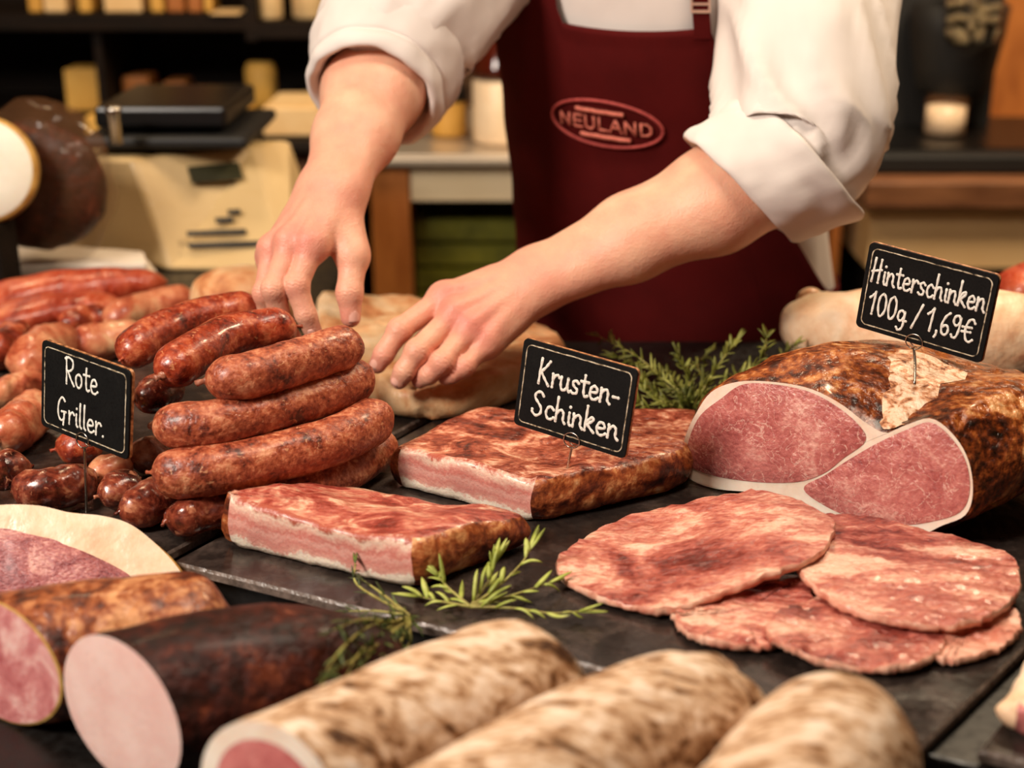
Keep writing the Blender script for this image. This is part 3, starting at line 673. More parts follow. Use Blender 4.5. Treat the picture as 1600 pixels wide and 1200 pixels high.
roll([f1, f1+ax(74)*.05, f1+ax(74)*.10, f1+ax(74)*.14, f1+ax(74)*.16], [.0455, .0465, .0455, .040, .006], 'brown smoked ham with marbled pink cut face at the left edge', M['smoke_brown'], (-.52, -.85, .05), M['ham_marbled'], seed=31, rim=(.965, 'golden_rim'))
f2 = P(188, 1112, .0095)
dn = Vector((0, 0, -1))
roll([f2, f2+ax(64)*.05, f2+ax(64)*.10+dn*.002, f2+ax(65)*.14+dn*.009, f2+ax(66)*.172+dn*.019, f2+ax(66)*.192+dn*.028], [.0505, .0515, .049, .042, .031, .006], 'thick dark smoked ham with a smooth pale pink cut face in front', M['smoke_dark'], (-.60, -.80, .04), M['ham_pink'], seed=33)
K = .95
f3 = P(418, 1240, .0283)
roll([f3, f3+ax(49)*.07*K, f3+ax(49)*.13*K, f3+ax(50)*.188*K, f3+ax(50)*.194*K, f3+ax(50)*.196*K], [.0422, .0428, .0422, .041, .035, .004], 'mould-coated beige loin with a white-rimmed pink cut end, left of three', M['mold'], (-.45, -.88, .1), M['mold_cut'], name='cured_loin', cat='cured loin', seed=35, rim=(.76, 'ham_fat'), zmin=LB, endshear=.75)
f4 = P(672, 1330, .0307)
roll([f4, f4+ax(48)*.08*K, f4+ax(48)*.14*K, f4+ax(49)*.198*K, f4+ax(49)*.205*K, f4+ax(49)*.207*K], [.042, .0442, .0442, .0415, .035, .004], 'mould-coated beige loin in the middle of three', M['mold'], (-.45, -.88, .1), M['mold_cut'], name='cured_loin', cat='cured loin', seed=37, rim=(.76, 'ham_fat'), zmin=LB, endshear=.75)
f5 = P(1150, 1366, .0364)
roll([f5, f5+ax(40)*.05*K, f5+ax(36)*.10*K, f5+ax(34)*.14*K, f5+ax(33)*.168*K, f5+ax(33)*.178*K], [.047, .0503, .0512, .0456, .0285, .004], 'round-ended beige mould-coated loin at the right of three', M['mold'], (-.45, -.88, .1), M['mold_cut'], name='cured_loin', cat='cured loin', seed=39, rim=(.76, 'ham_fat'), zmin=LB)
bacon([pxy(1556, 1140), pxy(1700, 1172), pxy(1760, 1080), pxy(1618, 1035)], {0}, lambda x, y: .02, 'pale pink piece of ham on the small tray at the lower right corner', 41, per=10, rnd=.012, z0=.001, name='ham_piece', mats=('pale_ham', 'pale_ham', 'mold_cut'), cat='ham')

# the fatty ham half at the left
def fat_ham():
    O = P(150, 905, -.005); n = Vector((.05, -.78, .62)).normalized()
    def pl(pts, k): return crl([PP(u, v, O, n) for u, v in pts], k)
    out = pl([(-110, 830), (-50, 800), (0, 789), (60, 790), (110, 801), (160, 806), (205, 820), (250, 856), (282, 893), (296, 925), (290, 965), (220, 985), (100, 985), (-60, 985), (-120, 920)], 90)
    lean = pl([(-90, 860), (-40, 835), (0, 826), (50, 834), (110, 852), (165, 876), (205, 900), (228, 925), (230, 955), (180, 970), (60, 972), (-50, 970), (-95, 920)], 70)
    c = sum(out, Vector())/90
    r = thing('ham_half', 'half ham at left with a broad cream fat band around purple-pink meat', 'ham', (c.x, c.y, SHELF))
    V, F = orient(*patch(out, n, .001, 10, 0, .0008), n); mesh('fat_band', V, F, M['fat_rind'], r)
    V, F = orient(*patch(lean, n, .003, 10, .0008, .0012), n); mesh('lean_face', V, F, M['ham_purple'], r)
    ax_ = Vector((.02, .55, -.6)).normalized()
    rings = []
    for d, s in ((0, 1), (.002, 1.012), (.008, 1.02), (.018, 1.01), (.03, .97), (.04, .86), (.046, .6)):
        R = []
        for p in out:
            q = c + (p-c)*s + ax_*d; q = q + nv(q, 40, .0012 if d else 0, 4)
            lim = L(q.x)+.004
            if q.z < .004 and q.y > lim: q.y = lim
            q.z = max(SHELF+.0005, q.z); R.append(q)
        rings.append(R)
    V, F = loftrings(rings, False, True); F = [f[::-1] for f in F]
    mesh('rind', V, F, M['golden_rim'], r)
fat_ham()

# ------------------------------------------------------------------ herbs
def blade(base, tip, w, up, sag=.0):
    n = 6; pts = []
    for i in range(n+1):
        t = i/n; p = base.lerp(tip, t); p = p + Vector((0, 0, 1))*(math.sin(t*math.pi)*sag); pts.append(p)
    rad = [w*(.35+.65*math.sin(min(1, .12+i/n*.95)*math.pi)**.7) if i < n else w*.12 for i in range(n+1)]
    return tube(pts, rad, 5, up, .45)
def sprig(name, label, stems, leafn, leaf_len, leaf_w, mats, seed, spread=.9, zmin=.0015, droop=0, cat='herb', group=None, zig=.0):
    rnd = random.Random(seed)
    base = Vector(stems[0][0]); r = thing(name, label, cat, (base.x, base.y, min(Vector(p).z for s in stems for p in s)), group)
    sb = MB(); lb = MB()
    for s in stems:
        path = cr([Vector(p) for p in s], 26)
        sb.add(tube(path, [.0013*(1-.6*i/25) for i in range(26)], 6))
        fr = frames(path)
        for k in range(leafn):
            t = (k+.6)/leafn; i = min(25, int(t*25)); T, A_, B_ = fr[i]
            ang = rnd.uniform(0, 2*math.pi); side = A_*math.cos(ang)+B_*math.sin(ang)
            d = (T*rnd.uniform(.55, 1.1) + side*spread*rnd.uniform(.5, 1)).normalized()
            ln = leaf_len*rnd.uniform(.55, 1.15)*(1-.35*t)
            tip = path[i]+d*ln; tip.z = max(zmin, tip.z)
            lb.add(blade(path[i], tip, leaf_w*rnd.uniform(.7, 1.2), (0, 0, 1), rnd.uniform(-.1, .2)*ln*(1 if droop == 0 else -1)))
        # end tuft
        for k in range(3):
            d = (fr[25][0] + Vector((rnd.uniform(-.5, .5), rnd.uniform(-.5, .5), rnd.uniform(-.2, .4)))).normalized()
            tip = path[25]+d*leaf_len*.8; tip.z = max(zmin, tip.z); lb.add(blade(path[25], tip, leaf_w, (0, 0, 1)))
    sb.build('stem', M['stem'], r, True); lb.build('leaves', M[mats], r, True)
    return r
def pz(*a): return [P(*q) for q in a]
sprig('herb_sprig', 'yellow-green herb sprig on the tray beside the front bacon slab', [
    pz((735, 948, .004), (780, 915, .012), (815, 880, .022), (828, 858, .028)),
    pz((735, 948, .004), (765, 905, .016), (772, 880, .024)),
    pz((735, 948, .004), (700, 918, .010), (685, 900, .014)),
    pz((735, 948, .004), (690, 940, .006), (655, 932, .006)),
    pz((735, 948, .004), (800, 950, .006), (860, 958, .006), (905, 955, .006)),
    pz((735, 948, .004), (800, 930, .008), (860, 910, .010))], 7, .026, .0021, 'leaf', 3, .7)
sprig('herb_sprig', 'small dark herb sprig on the tray edge below the front bacon slab', [
    pz((640, 962, .006), (590, 955, .006), (545, 955, .004)), pz((640, 962, .006), (600, 930, .010), (565, 905, .012)), pz((640, 962, .006), (560, 915, .01), (555, 880, .016))], 7, .014, .0010, 'leaf_dark', 5, .9)
sprig('herb_bunch', 'dark feathery herb bunch lying over the far end of the dark smoked ham', [
    pz((640, 965, .008), (600, 985, .022), (560, 1022, .034), (535, 1070, .038)), pz((640, 965, .008), (575, 980, .034), (525, 1025, .048), (500, 1075, .050)),
    pz((640, 965, .008), (625, 1005, .014), (600, 1045, .020), (565, 1080, .026)), pz((640, 965, .008), (610, 972, .022), (565, 968, .040), (520, 985, .050)),
    pz((640, 965, .008), (590, 1005, .026), (560, 1055, .036)), pz((640, 965, .008), (640, 1000, .010), (628, 1035, .010)), pz((640, 965, .008), (600, 1000, .024), (545, 1035, .044), (515, 1050, .050))], 18, .019, .0012, 'leaf_dark', 7, 1.0, zmin=SHELF+.002)
sprig('herb_bunch', 'bushy green herb bunch behind the big cut ham and the middle sign', [
    pz((1080, 640, .0), (1040, 600, .02), (1000, 560, .045), (935, 525, .05)), pz((1080, 640, .0), (1075, 590, .03), (1060, 555, .05)), pz((1080, 640, .0), (1110, 590, .03), (1130, 560, .045), (1150, 535, .06)),
    pz((1080, 640, .0), (1140, 600, .025), (1190, 560, .05), (1198, 525, .065)), pz((1080, 640, .0), (1150, 610, .02), (1215, 560, .04), (1240, 540, .05)), pz((1080, 640, .0), (1030, 620, .012), (1000, 590, .03)),
    pz((1080, 640, .0), (1020, 640, .01), (990, 625, .02)), pz((1080, 640, .0), (1100, 620, .012), (1130, 620, .02), (1170, 590, .03)), pz((1080, 640, .0), (1060, 610, .02), (1010, 575, .03), (960, 555, .04)), pz((1080, 640, .0), (1100, 600, .02), (1090, 570, .03), (1110, 548, .03)), pz((1080, 640, 0), (1040, 630, .015), (1005, 610, .02)), pz((1080, 640, .0), (1130, 625, .012), (1150, 590, .02), (1175, 580, .03)), pz((1080, 640, .0), (1075, 615, .015), (1040, 580, .02))], 40, .020, .0019, 'leaf_back', 9, 1.1, zmin=-.010)

# ------------------------------------------------------------------ price signs
GL = {  # single-line hand lettering: advance width, strokes (x, y) with x-height .52, cap height 1
'R': (.56, [[(.08,0),(.08,.5),(.06,.98)], [(.0,.93),(.2,1.0),(.42,.9),(.42,.66),(.28,.52),(.1,.47)], [(.16,.48),(.32,.22),(.5,.0)]]),
'o': (.46, [[(.22,.5),(.08,.42),(.05,.2),(.14,.02),(.28,.02),(.37,.2),(.34,.42),(.22,.5)]]),
't': (.38, [[(.17,.82),(.16,.4),(.18,.1),(.26,.0),(.34,.05)], [(.02,.56),(.34,.58)]]),
'e': (.46, [[(.08,.25),(.34,.3),(.34,.44),(.22,.52),(.1,.42),(.06,.2),(.14,.02),(.28,.0),(.42,.1)]]),
'G': (.66, [[(.46,.88),(.34,1.0),(.18,.88),(.08,.55),(.1,.2),(.24,.02),(.4,.1),(.44,.36)], [(.28,.4),(.52,.42)], [(.44,.38),(.42,.1),(.38,-.14)]]),
'r': (.38, [[(.06,.52),(.08,.25),(.07,.0)], [(.08,.3),(.18,.48),(.28,.52),(.35,.44)]]),
'i': (.22, [[(.1,.5),(.1,.2),(.12,.04),(.17,.0)], [(.11,.74),(.115,.75)]]),
'l': (.24, [[(.1,1.0),(.09,.4),(.1,.08),(.17,.0)]]),
'.': (.2, [[(.08,.02),(.09,.03)]]),
'K': (.58, [[(.1,1.0),(.07,.5),(.05,.0)], [(.46,.96),(.3,.7),(.1,.46)], [(.12,.47),(.28,.25),(.48,.0)]]),
'u': (.48, [[(.06,.5),(.06,.2),(.12,.02),(.24,.02),(.34,.2),(.36,.5)], [(.36,.5),(.36,.15),(.44,.0)]]),
's': (.42, [[(.34,.44),(.22,.52),(.1,.42),(.16,.28),(.3,.18),(.28,.04),(.14,.0),(.04,.06)]]),
'n': (.5, [[(.06,.52),(.07,.25),(.06,.0)], [(.07,.3),(.18,.48),(.3,.5),(.36,.36),(.36,.12),(.46,.0)]]),
'-': (.4, [[(.08,.32),(.3,.33)]]),
'S': (.58, [[(.46,.86),(.34,1.0),(.16,.92),(.12,.72),(.26,.54),(.4,.36),(.4,.12),(.22,-.02),(.06,.1),(.05,.2)]]),
'c': (.42, [[(.36,.42),(.22,.52),(.09,.4),(.06,.18),(.16,.0),(.3,.02),(.38,.1)]]),
'h': (.5, [[(.08,1.0),(.07,.5),(.06,.0)], [(.07,.3),(.18,.48),(.3,.5),(.36,.36),(.36,.12),(.44,.0)]]),
'k': (.48, [[(.08,1.0),(.07,.5),(.06,.0)], [(.09,.22),(.24,.36),(.36,.5),(.32,.6),(.2,.5),(.12,.32),(.26,.14),(.42,.0)]]),
'H': (.6, [[(.12,1.0),(.09,.5),(.05,.0)], [(.44,.98),(.42,.5),(.4,.0)], [(.02,.42),(.28,.5),(.5,.56)]]),
'1': (.4, [[(.02,.7),(.16,.84),(.26,1.0)], [(.26,1.0),(.23,.5),(.2,.0)]]),
'0': (.5, [[(.24,1.0),(.1,.84),(.06,.45),(.14,.06),(.26,.02),(.4,.3),(.4,.74),(.3,.97),(.24,1.0)]]),
'g': (.5, [[(.34,.44),(.2,.52),(.08,.38),(.08,.14),(.2,.06),(.32,.2),(.36,.48)], [(.36,.48),(.36,.0),(.3,-.26),(.16,-.36),(.06,-.26)], [(.34,.06),(.46,.1)]]),
'/': (.5, [[(.42,1.0),(.24,.45),(.06,-.1)]]),
',': (.24, [[(.12,.08),(.12,-.06),(.06,-.2)]]),
'6': (.5, [[(.36,.98),(.2,.8),(.08,.45),(.1,.12),(.22,.0),(.36,.1),(.38,.32),(.26,.44),(.12,.34)]]),
'9': (.48, [[(.36,.84),(.26,.98),(.1,.88),(.08,.66),(.2,.54),(.34,.66),(.37,.9)], [(.37,.9),(.36,.4),(.28,.06),(.14,.0),(.06,.1)]]),
'\u20ac': (.62, [[(.54,.84),(.42,.98),(.26,.88),(.16,.5),(.24,.1),(.4,.0),(.54,.12)], [(.02,.58),(.42,.62)], [(.02,.38),(.4,.42)]]),
'N': (.7, [[(.08,0),(.08,1)], [(.08,1),(.52,0)], [(.52,0),(.52,1)]]), 'E': (.58, [[(.08,0),(.08,1)], [(.08,1),(.46,1)], [(.08,.5),(.4,.5)], [(.08,0),(.46,0)]]),
'U': (.66, [[(.08,1),(.08,.3),(.18,.02),(.38,.02),(.48,.3),(.48,1)]]), 'L': (.54, [[(.08,1),(.08,0)], [(.08,0),(.44,0)]]),
'A': (.66, [[(.04,0),(.3,1)], [(.3,1),(.56,0)], [(.14,.34),(.46,.34)]]), 'D': (.68, [[(.08,0),(.08,1)], [(.08,1),(.36,.94),(.5,.7),(.5,.3),(.36,.06),(.08,0)]]),
' ': (.2, []),
}
def lettering(text, x0, x1, yb, cap, r, place):
    """strokes laid between x0 and x1 on the baseline yb; place(x, y, lift) -> world"""
    w = sum(GL[c][0] for c in text); k = (x1-x0)/w; x = x0; mb = MB()
    for ch in text:
        adv, strokes = GL[ch]
        for s in strokes:
            n = 3 if len(s) == 2 else 4*len(s)
            pts = cr([(x+a*k, yb+b*cap, 0) for a, b in s], n)
            V, F = tube(pts, [r*(.92+.16*math.sin(i*1.3+len(mb.v))) for i in range(n)], 7, (0, 0, 1), .3)
            # rounded stroke ends
            for p in (pts[0], pts[-1]):
                o = len(V); ring = [[p+Vector((math.cos(a)*r*math.cos(e), math.sin(a)*r*math.cos(e), .3*r*math.sin(e))) for a in [2*math.pi*j/10 for j in range(10)]] for e in (0, .6, 1.2)]
                v2, f2 = loftrings(ring, False, True); F += [tuple(i+o for i in f) for f in f2]; V = V+v2
            mb.add(([place(p.x, p.y, p.z) for p in V], F))
        x += adv*k
    return mb
def rrect(w, h, r, n=6):
    out = []
    for cx_, cy_, a0 in ((w/2-r, h/2-r, 0), (-w/2+r, h/2-r, 90), (-w/2+r, -h/2+r, 180), (w/2-r, -h/2+r, 270)):
        for i in range(n+1):
            a = math.radians(a0+90*i/n); out.append((cx_+r*math.cos(a), cy_+r*math.sin(a)))
    return out
def sign(label, pose, lines, foot, clip):
    yaw, tilt, rollv, x, y, z, w, h = pose
    R = Matrix.Rotation(yaw, 3, 'Z') @ Matrix.Rotation(tilt, 3, 'X') @ Matrix.Rotation(rollv, 3, 'Y'); c = Vector((x, y, z))
    pl = lambda a, b, d=0: c + R @ Vector((a, -d, b))
    root = thing('price_sign', label, 'sign', foot)
    def layer(ins, d0, d1, m, nm):
        o = rrect(w-2*ins, h-2*ins, .0045)
        rings = [[pl(a*s, b*s, d) for a, b in o] for d, s in ((d0, .994), (d0+(d1-d0)*.2, 1), (d1-(d1-d0)*.2, 1), (d1, .994))]
        V, F = loftrings(rings); mesh(nm, V, F, m, root, False)
    layer(0, -.0032, -.0004, M['copper'], 'backing'); layer(.0004, -.0004, .0014, M['board'], 'panel')
    mb = MB()
    o = rrect(w-.0095, h-.0095, .005, 8); n = len(o); pts = []
    for i in range(n): pts.append(Vector((*o[i], 0)))
    loop = []
    for i in range(n):
        a, b = pts[i], pts[(i+1) % n]; m_ = max(1, int((b-a).length/.003))
        loop += [a.lerp(b, k/m_) for k in range(m_)]
    V, F = [], []
    m_ = len(loop)
    for i, p in enumerate(loop):
        t = (loop[(i+1) % m_]-loop[i-1]).normalized(); nn = Vector((-t.y, t.x, 0)); q = p + nn*.0003*noise.noise(p*400)
        hw = .00042*(1+.5*noise.noise(p*250+Vector((x*90, 0, 0))))
        V += [pl((q-nn*hw).x, (q-nn*hw).y, .0014), pl((q+nn*hw).x, (q+nn*hw).y, .0014), pl((q+nn*hw).x, (q+nn*hw).y, .0017), pl((q-nn*hw).x, (q-nn*hw).y, .0017)]
        j = (i+1) % m_
        F += [(i*4+1, j*4+1, j*4+2, i*4+2), (i*4+2, j*4+2, j*4+3, i*4+3), (i*4+3, j*4+3, j*4, i*4)]
    mesh('border_line', V, F, M['border'], root, False)
    for txt, u0, u1, vb, cap, rad in lines:
        b = lettering(txt, (u0-.5)*w, (u1-.5)*w, (.5-vb)*h, cap*h, rad, lambda a, b_, l: pl(a, b_, .0014+l))
        b.build('lettering', M['chalk'], root, True)
    # wire stem with a loop that grips the lower edge
    cu = clip; f = Vector(foot); top = pl(cu, -h/2-.004, .0)
    mesh('stem', *tube(cr([f-Vector((0, 0, .006)), f.lerp(top, .5)+Vector((.0004, 0, 0)), top], 12), .0012, 8), M['steel'], root)
    lp = [pl(cu+.0075*math.cos(a), -h/2+.0025+.0065*math.sin(a), .0024) for a in [math.radians(-90+360*i/24) for i in range(25)]]
    mesh('clip', *tube(lp, .0006, 6), M['steel'], root)
    lp2 = [pl(cu+.0065*math.cos(a), -h/2+.0015+.0055*math.sin(a), -.0042) for a in [math.radians(-90+360*i/20) for i in range(21)]]
    mesh('clip', *tube(lp2, .0006, 6), M['steel'], root)
    return root
sign('black chalk sign reading Rote Griller in front of the sausages', (-.6035, -.0974, .0624, -.3479, 1.0898, .1013, .1086, .0761),
     [('Rote', .28, .655, .40, .30, .00115), ('Griller.', .19, .74, .845, .27, .00115)], P(134, 798, -.0), 0.0)
sign('black chalk sign reading Krusten-Schinken stuck in the rear bacon slab', (-.5623, -.0986, .0802, .0515, 1.0997, .0989, .1085, .0771),
     [('Krusten-', .17, .89, .455, .28, .00142), ('Schinken', .145, .92, .815, .27, .00142)], P(884, 735, .034), .004)
sign('black chalk sign reading Hinterschinken 100g/1,69\u20ac stuck in the big cut ham', (-.6735, .0096, .0955, .3412, 1.1293, .1723, .113, .0765),
     [('Hinterschinken', .06, .945, .435, .27, .00118), ('100g / 1,69\u20ac', .08, .91, .80, .26, .00118)], P(1430, 590, .118), -.002)

# ------------------------------------------------------------------ the butcher
class SDF:
    def __init__(s, lo, hi, vox):
        s.lo = np.array(lo, np.float32); s.vox = vox
        s.n = np.ceil((np.array(hi)-np.array(lo))/vox).astype(int)+1
    def new(s): return np.full(s.n, .06, np.float32)
    def cap(s, D, a, b, r1, r2, k, sub=False):
        a = np.array(a, np.float32); b = np.array(b, np.float32); m = max(r1, r2)+k+.012
        i0 = np.maximum(0, np.floor((np.minimum(a, b)-m-s.lo)/s.vox).astype(int)); i1 = np.minimum(s.n, np.ceil((np.maximum(a, b)+m-s.lo)/s.vox).astype(int)+1)
        if (i1 <= i0).any(): return
        sl = tuple(slice(i, j) for i, j in zip(i0, i1))
        g = [(s.lo[d]+np.arange(i0[d], i1[d])*s.vox).astype(np.float32) for d in range(3)]
        X, Y, Z = np.meshgrid(*g, indexing='ij', sparse=True)
        ba = b-a; L2 = max(1e-9, float(ba@ba))
        h = np.clip(((X-a[0])*ba[0]+(Y-a[1])*ba[1]+(Z-a[2])*ba[2])/L2, 0, 1)
        d = np.sqrt((X-a[0]-h*ba[0])**2+(Y-a[1]-h*ba[1])**2+(Z-a[2]-h*ba[2])**2) - (r1+h*(r2-r1))
        cur = D[sl]
        if k > 0:
            t = np.clip(k-np.abs(cur-d), 0, None)/k
            D[sl] = np.minimum(cur, d)-t*t*k*.25
        else: D[sl] = np.minimum(cur, d)
    def merge(s, A, B, k):
        t = np.clip(k-np.abs(A-B), 0, None)/k
        return np.minimum(A, B)-t*t*k*.25
    def nets(s, D):
        """naive surface nets"""
        neg = D < 0; c = np.zeros(tuple(x-1 for x in D.shape), np.int8)
        for i in (0, 1):
            for j in (0, 1):
                for k in (0, 1): c += neg[i:D.shape[0]-1+i, j:D.shape[1]-1+j, k:D.shape[2]-1+k]
        act = (c > 0) & (c < 8); idx = np.argwhere(act); N = len(idx)
        vid = np.full(act.shape, -1, np.int64); vid[act] = np.arange(N)
        acc = np.zeros((N, 3)); cnt = np.zeros(N)
        cor = [(i, j, k) for i in (0, 1) for j in (0, 1) for k in (0, 1)]
        vals = {q: D[idx[:, 0]+q[0], idx[:, 1]+q[1], idx[:, 2]+q[2]] for q in cor}
        for q in cor:
            for ax_ in range(3):
                if q[ax_]: continue
                q2 = list(q); q2[ax_] = 1; q2 = tuple(q2); a, b = vals[q], vals[q2]
                m = (a < 0) != (b < 0); t = np.where(m, a/np.where(m, a-b, 1), 0)
                p = np.tile(np.array(q, float), (N, 1)); p[:, ax_] = t
                acc[m] += p[m]; cnt[m] += 1
        V = s.lo+(idx+acc/cnt[:, None])*s.vox
        F = []
        for ax_ in range(3):
            o1, o2 = [(1, 2), (2, 0), (0, 1)][ax_]
            sl0 = [slice(None)]*3; sl1 = [slice(None)]*3; sl0[ax_] = slice(0, -1); sl1[ax_] = slice(1, None)
            a, b = neg[tuple(sl0)], neg[tuple(sl1)]
            e = np.argwhere(a != b); inside = a[tuple(e.T)]
            ok = (e[:, o1] > 0) & (e[:, o2] > 0) & (e[:, o1] < act.shape[o1]) & (e[:, o2] < act.shape[o2]); e = e[ok]; inside = inside[ok]
            def at(d1, d2):
                x = e.copy(); x[:, o1] -= d1; x[:, o2] -= d2; return vid[tuple(x.T)]
            q = np.stack([at(0, 0), at(1, 0), at(1, 1), at(0, 1)], 1); q[~inside] = q[~inside][:, ::-1]
            F.append(q)
        return V, np.concatenate(F)
def vsmooth(V, F, it=3):
    E = np.concatenate([F[:, [0, 1]], F[:, [1, 2]], F[:, [2, 3]], F[:, [3, 0]]])
    for lam in [.5, -.52]*it:
        A = np.zeros_like(V); n = np.zeros(len(V))
        for a, b in ((0, 1), (1, 0)):
            for d in range(3): A[:, d] += np.bincount(E[:, a], V[E[:, b], d], len(V))
            n += np.bincount(E[:, a], minlength=len(V))
        V = V+lam*(A/np.maximum(n, 1)[:, None]-V)
    return V

def arm(wrist, elbow, shoulder, fingers, thumb, dors, across, vox=.00125, wr=(.021, .019), er=.046):
    """fingers: list of 4 joint lists (MCP, PIP, DIP, tip); dors: dorsal direction of the hand; across: thumb-to-little direction at the wrist"""
    W_, E_, S_ = Vector(wrist), Vector(elbow), Vector(shoulder); dors = Vector(dors).normalized(); across = Vector(across).normalized()
    pts = [W_, E_, S_]+[Vector(p) for f in fingers+[thumb] for p in f]
    E2 = E_.lerp(S_, .45)
    ptb = [W_, E_, E2]+pts[3:]
    lo = [min(p[i] for p in ptb)-.065 for i in range(3)]; hi = [max(p[i] for p in ptb)+.065 for i in range(3)]
    s = SDF(lo, hi, vox); D = s.new()
    # forearm: two bones' worth of muscle, plus the flexor mass
    fa = (E_-W_); side = across
    wa, wb = W_+side*.0125, W_-side*.0125
    mid1, mid2 = W_.lerp(E_, .38)+side*.012, W_.lerp(E_, .38)-side*.012
    s.cap(D, wa, mid1, wr[0], .030, .02); s.cap(D, wb, mid2, wr[0], .031, .02)
    m3, m4 = W_.lerp(E_, .72)+side*.012, W_.lerp(E_, .72)-side*.012
    s.cap(D, mid1, m3, .030, .041, .02); s.cap(D, mid2, m4, .031, .040, .02)
    s.cap(D, m3, E_+side*.004, .041, er, .02); s.cap(D, m4, E_-side*.004, .040, er, .02)
    s.cap(D, E_, E2, er, .052, .02)
    # wrist into palm
    H = s.new()
    mcs = [Vector(f[0]) for f in fingers]
    for i, m in enumerate(mcs):
        w0 = W_ + across*(-.015+.010*i) + dors*.003
        s.cap(H, w0, m-dors*.006, .0170, .0145 if i < 3 else .0130, .014)
        s.cap(H, w0.lerp(m, .45)-dors*.009, m-dors*.011, .0135, .0100, .012)
    T = [Vector(p) for p in thumb]
    s.cap(H, W_-across*.012-dors*.004, T[1], .0165, .0125, .014)
    s.cap(H, W_.lerp(mcs[0], .45)-dors*.008, T[0].lerp(T[1], .8), .014, .0115, .016)
    D = s.merge(D, H, .018)
    G = s.new()
    radii = [(.0122, .0112, .0102, .0086), (.0124, .0114, .0104, .0088), (.0118, .0108, .0098, .0082), (.0104, .0095, .0087, .0074)]
    allf = []
    for f, r in zip(fingers, radii):
        Fd = s.new(); f = [Vector(p) for p in f]
        s.cap(Fd, f[0]-dors*.004, f[1], r[0]*1.0, r[1]*.98, .006); s.cap(Fd, f[1], f[2], r[1]*.99, r[2]*.97, .004); s.cap(Fd, f[2], f[3], r[2]*.98, r[3], .004)
        # knuckle swell
        s.cap(Fd, f[1], f[1]+dors*.0006, r[1]*1.02, r[1]*.98, .005)
        G = np.minimum(G, Fd)
    D = s.merge(D, G, .010)
    Fd = s.new()
    s.cap(Fd, T[0], T[1], .0150, .0135, .008); s.cap(Fd, T[1], T[2], .0135, .0122, .006); s.cap(Fd, T[2], T[3], .0122, .0096, .006)
    D = s.merge(D, Fd, .009)
    # knuckles and tendons on the back of the hand
    for i, m in enumerate(mcs):
        s.cap(D, m-dors*.0005, m, .0118-.0006*i, .0114-.0006*i, .012)
        w0 = W_ + across*(-.006+.005*i) + dors*.0155
        s.cap(D, w0, m+dors*.0080, .0018, .0026, .010)
    V, F = s.nets(D); V = vsmooth(V, F, 3)
    # creases across the backs of the finger joints, fine folds at the wrist
    tri = np.cross(V[F[:, 2]]-V[F[:, 0]], V[F[:, 3]]-V[F[:, 1]]); N = np.zeros_like(V)
    for i in range(4):
        for d in range(3): N[:, d] += np.bincount(F[:, i], tri[:, d], len(V))
    N /= np.linalg.norm(N, axis=1)[:, None]+1e-12
    dn = np.array(dors)
    for f in fingers+[thumb]:
        for q, wd in ((1, .0058), (2, .0042)):
            if f is thumb and q == 1: continue
            c0, a_ = np.array(f[q]), np.array((Vector(f[q+1])-Vector(f[q-1])).normalized())
            u = (V-c0)@a_; rad = np.linalg.norm((V-c0)-u[:, None]*a_, axis=1); m = np.exp(-(u/wd)**2)*(rad < .0165)*np.clip(N@dn+.25, 0, 1)
            V += N*(m*(.00030*np.cos((u+.0007*np.sin(V[:, 0]*900))*2*math.pi/.0034)-.0001))[:, None]
    fl = np.zeros(len(V))
    hot = [(m+dors*.006, .016, .26) for m in mcs]+[(Vector(f[1]), .012, .3) for f in fingers]+[(Vector(f[3]), .012, .5) for f in fingers+[thumb]]+[(T[2], .012, .4), (W_, .05, .18), (mcs[1], .05, .2)]
    for p, r, a in hot: fl += a*np.exp(-((V-np.array(p))**2).sum(1)/r**2)
    return V, F, np.clip(fl, 0, .8)

def torso(z):
    T = [(-.55, .235, 1.80, .185, .13), (-.1, .222, 1.775, .185, .13), (0, .212, 1.765, .186, .13), (.1, .198, 1.755, .182, .128), (.2, .182, 1.74, .176, .125), (.3, .168, 1.715, .174, .122), (.4, .158, 1.69, .176, .112), (.47, .152, 1.68, .165, .092), (.52, .150, 1.675, .10, .07), (.56, .150, 1.67, .062, .06)]
    for a, b in zip(T, T[1:]):
        if z <= b[0] or b is T[-1]:
            f = min(1, max(0, (z-a[0])/(b[0]-a[0]))); f2 = f
            return [a[i]+(b[i]-a[i])*f2 for i in range(1, 5)]
YAW = math.radians(-17)
def tdir(z):
    y = YAW*(1+.4*smooth(0, .4, z)); return Vector((math.cos(y), math.sin(y), 0)), Vector((math.sin(y), -math.cos(y), 0))
def tpt(th, z, off=0):
    cx, cy, a, b = torso(z); s, n = tdir(z)
    q = Vector((cx, cy, z)) + s*((a+off)*math.sin(th)) + n*((b+off)*math.cos(th))
    return q
def torso_hit(u, v, off=.01):
    d = ray(u, v); t = 1.2
    while t < 2.2:
        p = CAM+d*t; cx, cy, a, b = torso(p.z); s, n = tdir(p.z); r = p-Vector((cx, cy, p.z)); x, y = r.dot(s)/(a+off), r.dot(n)/(b+off)
        if x*x+y*y < 1: return math.atan2(x, y), p.z
        t += .002
    return None
butcher = thing('person', 'person in white shirt and dark red apron reaching over the meats', 'person', (.22, 1.78, FLOOR))
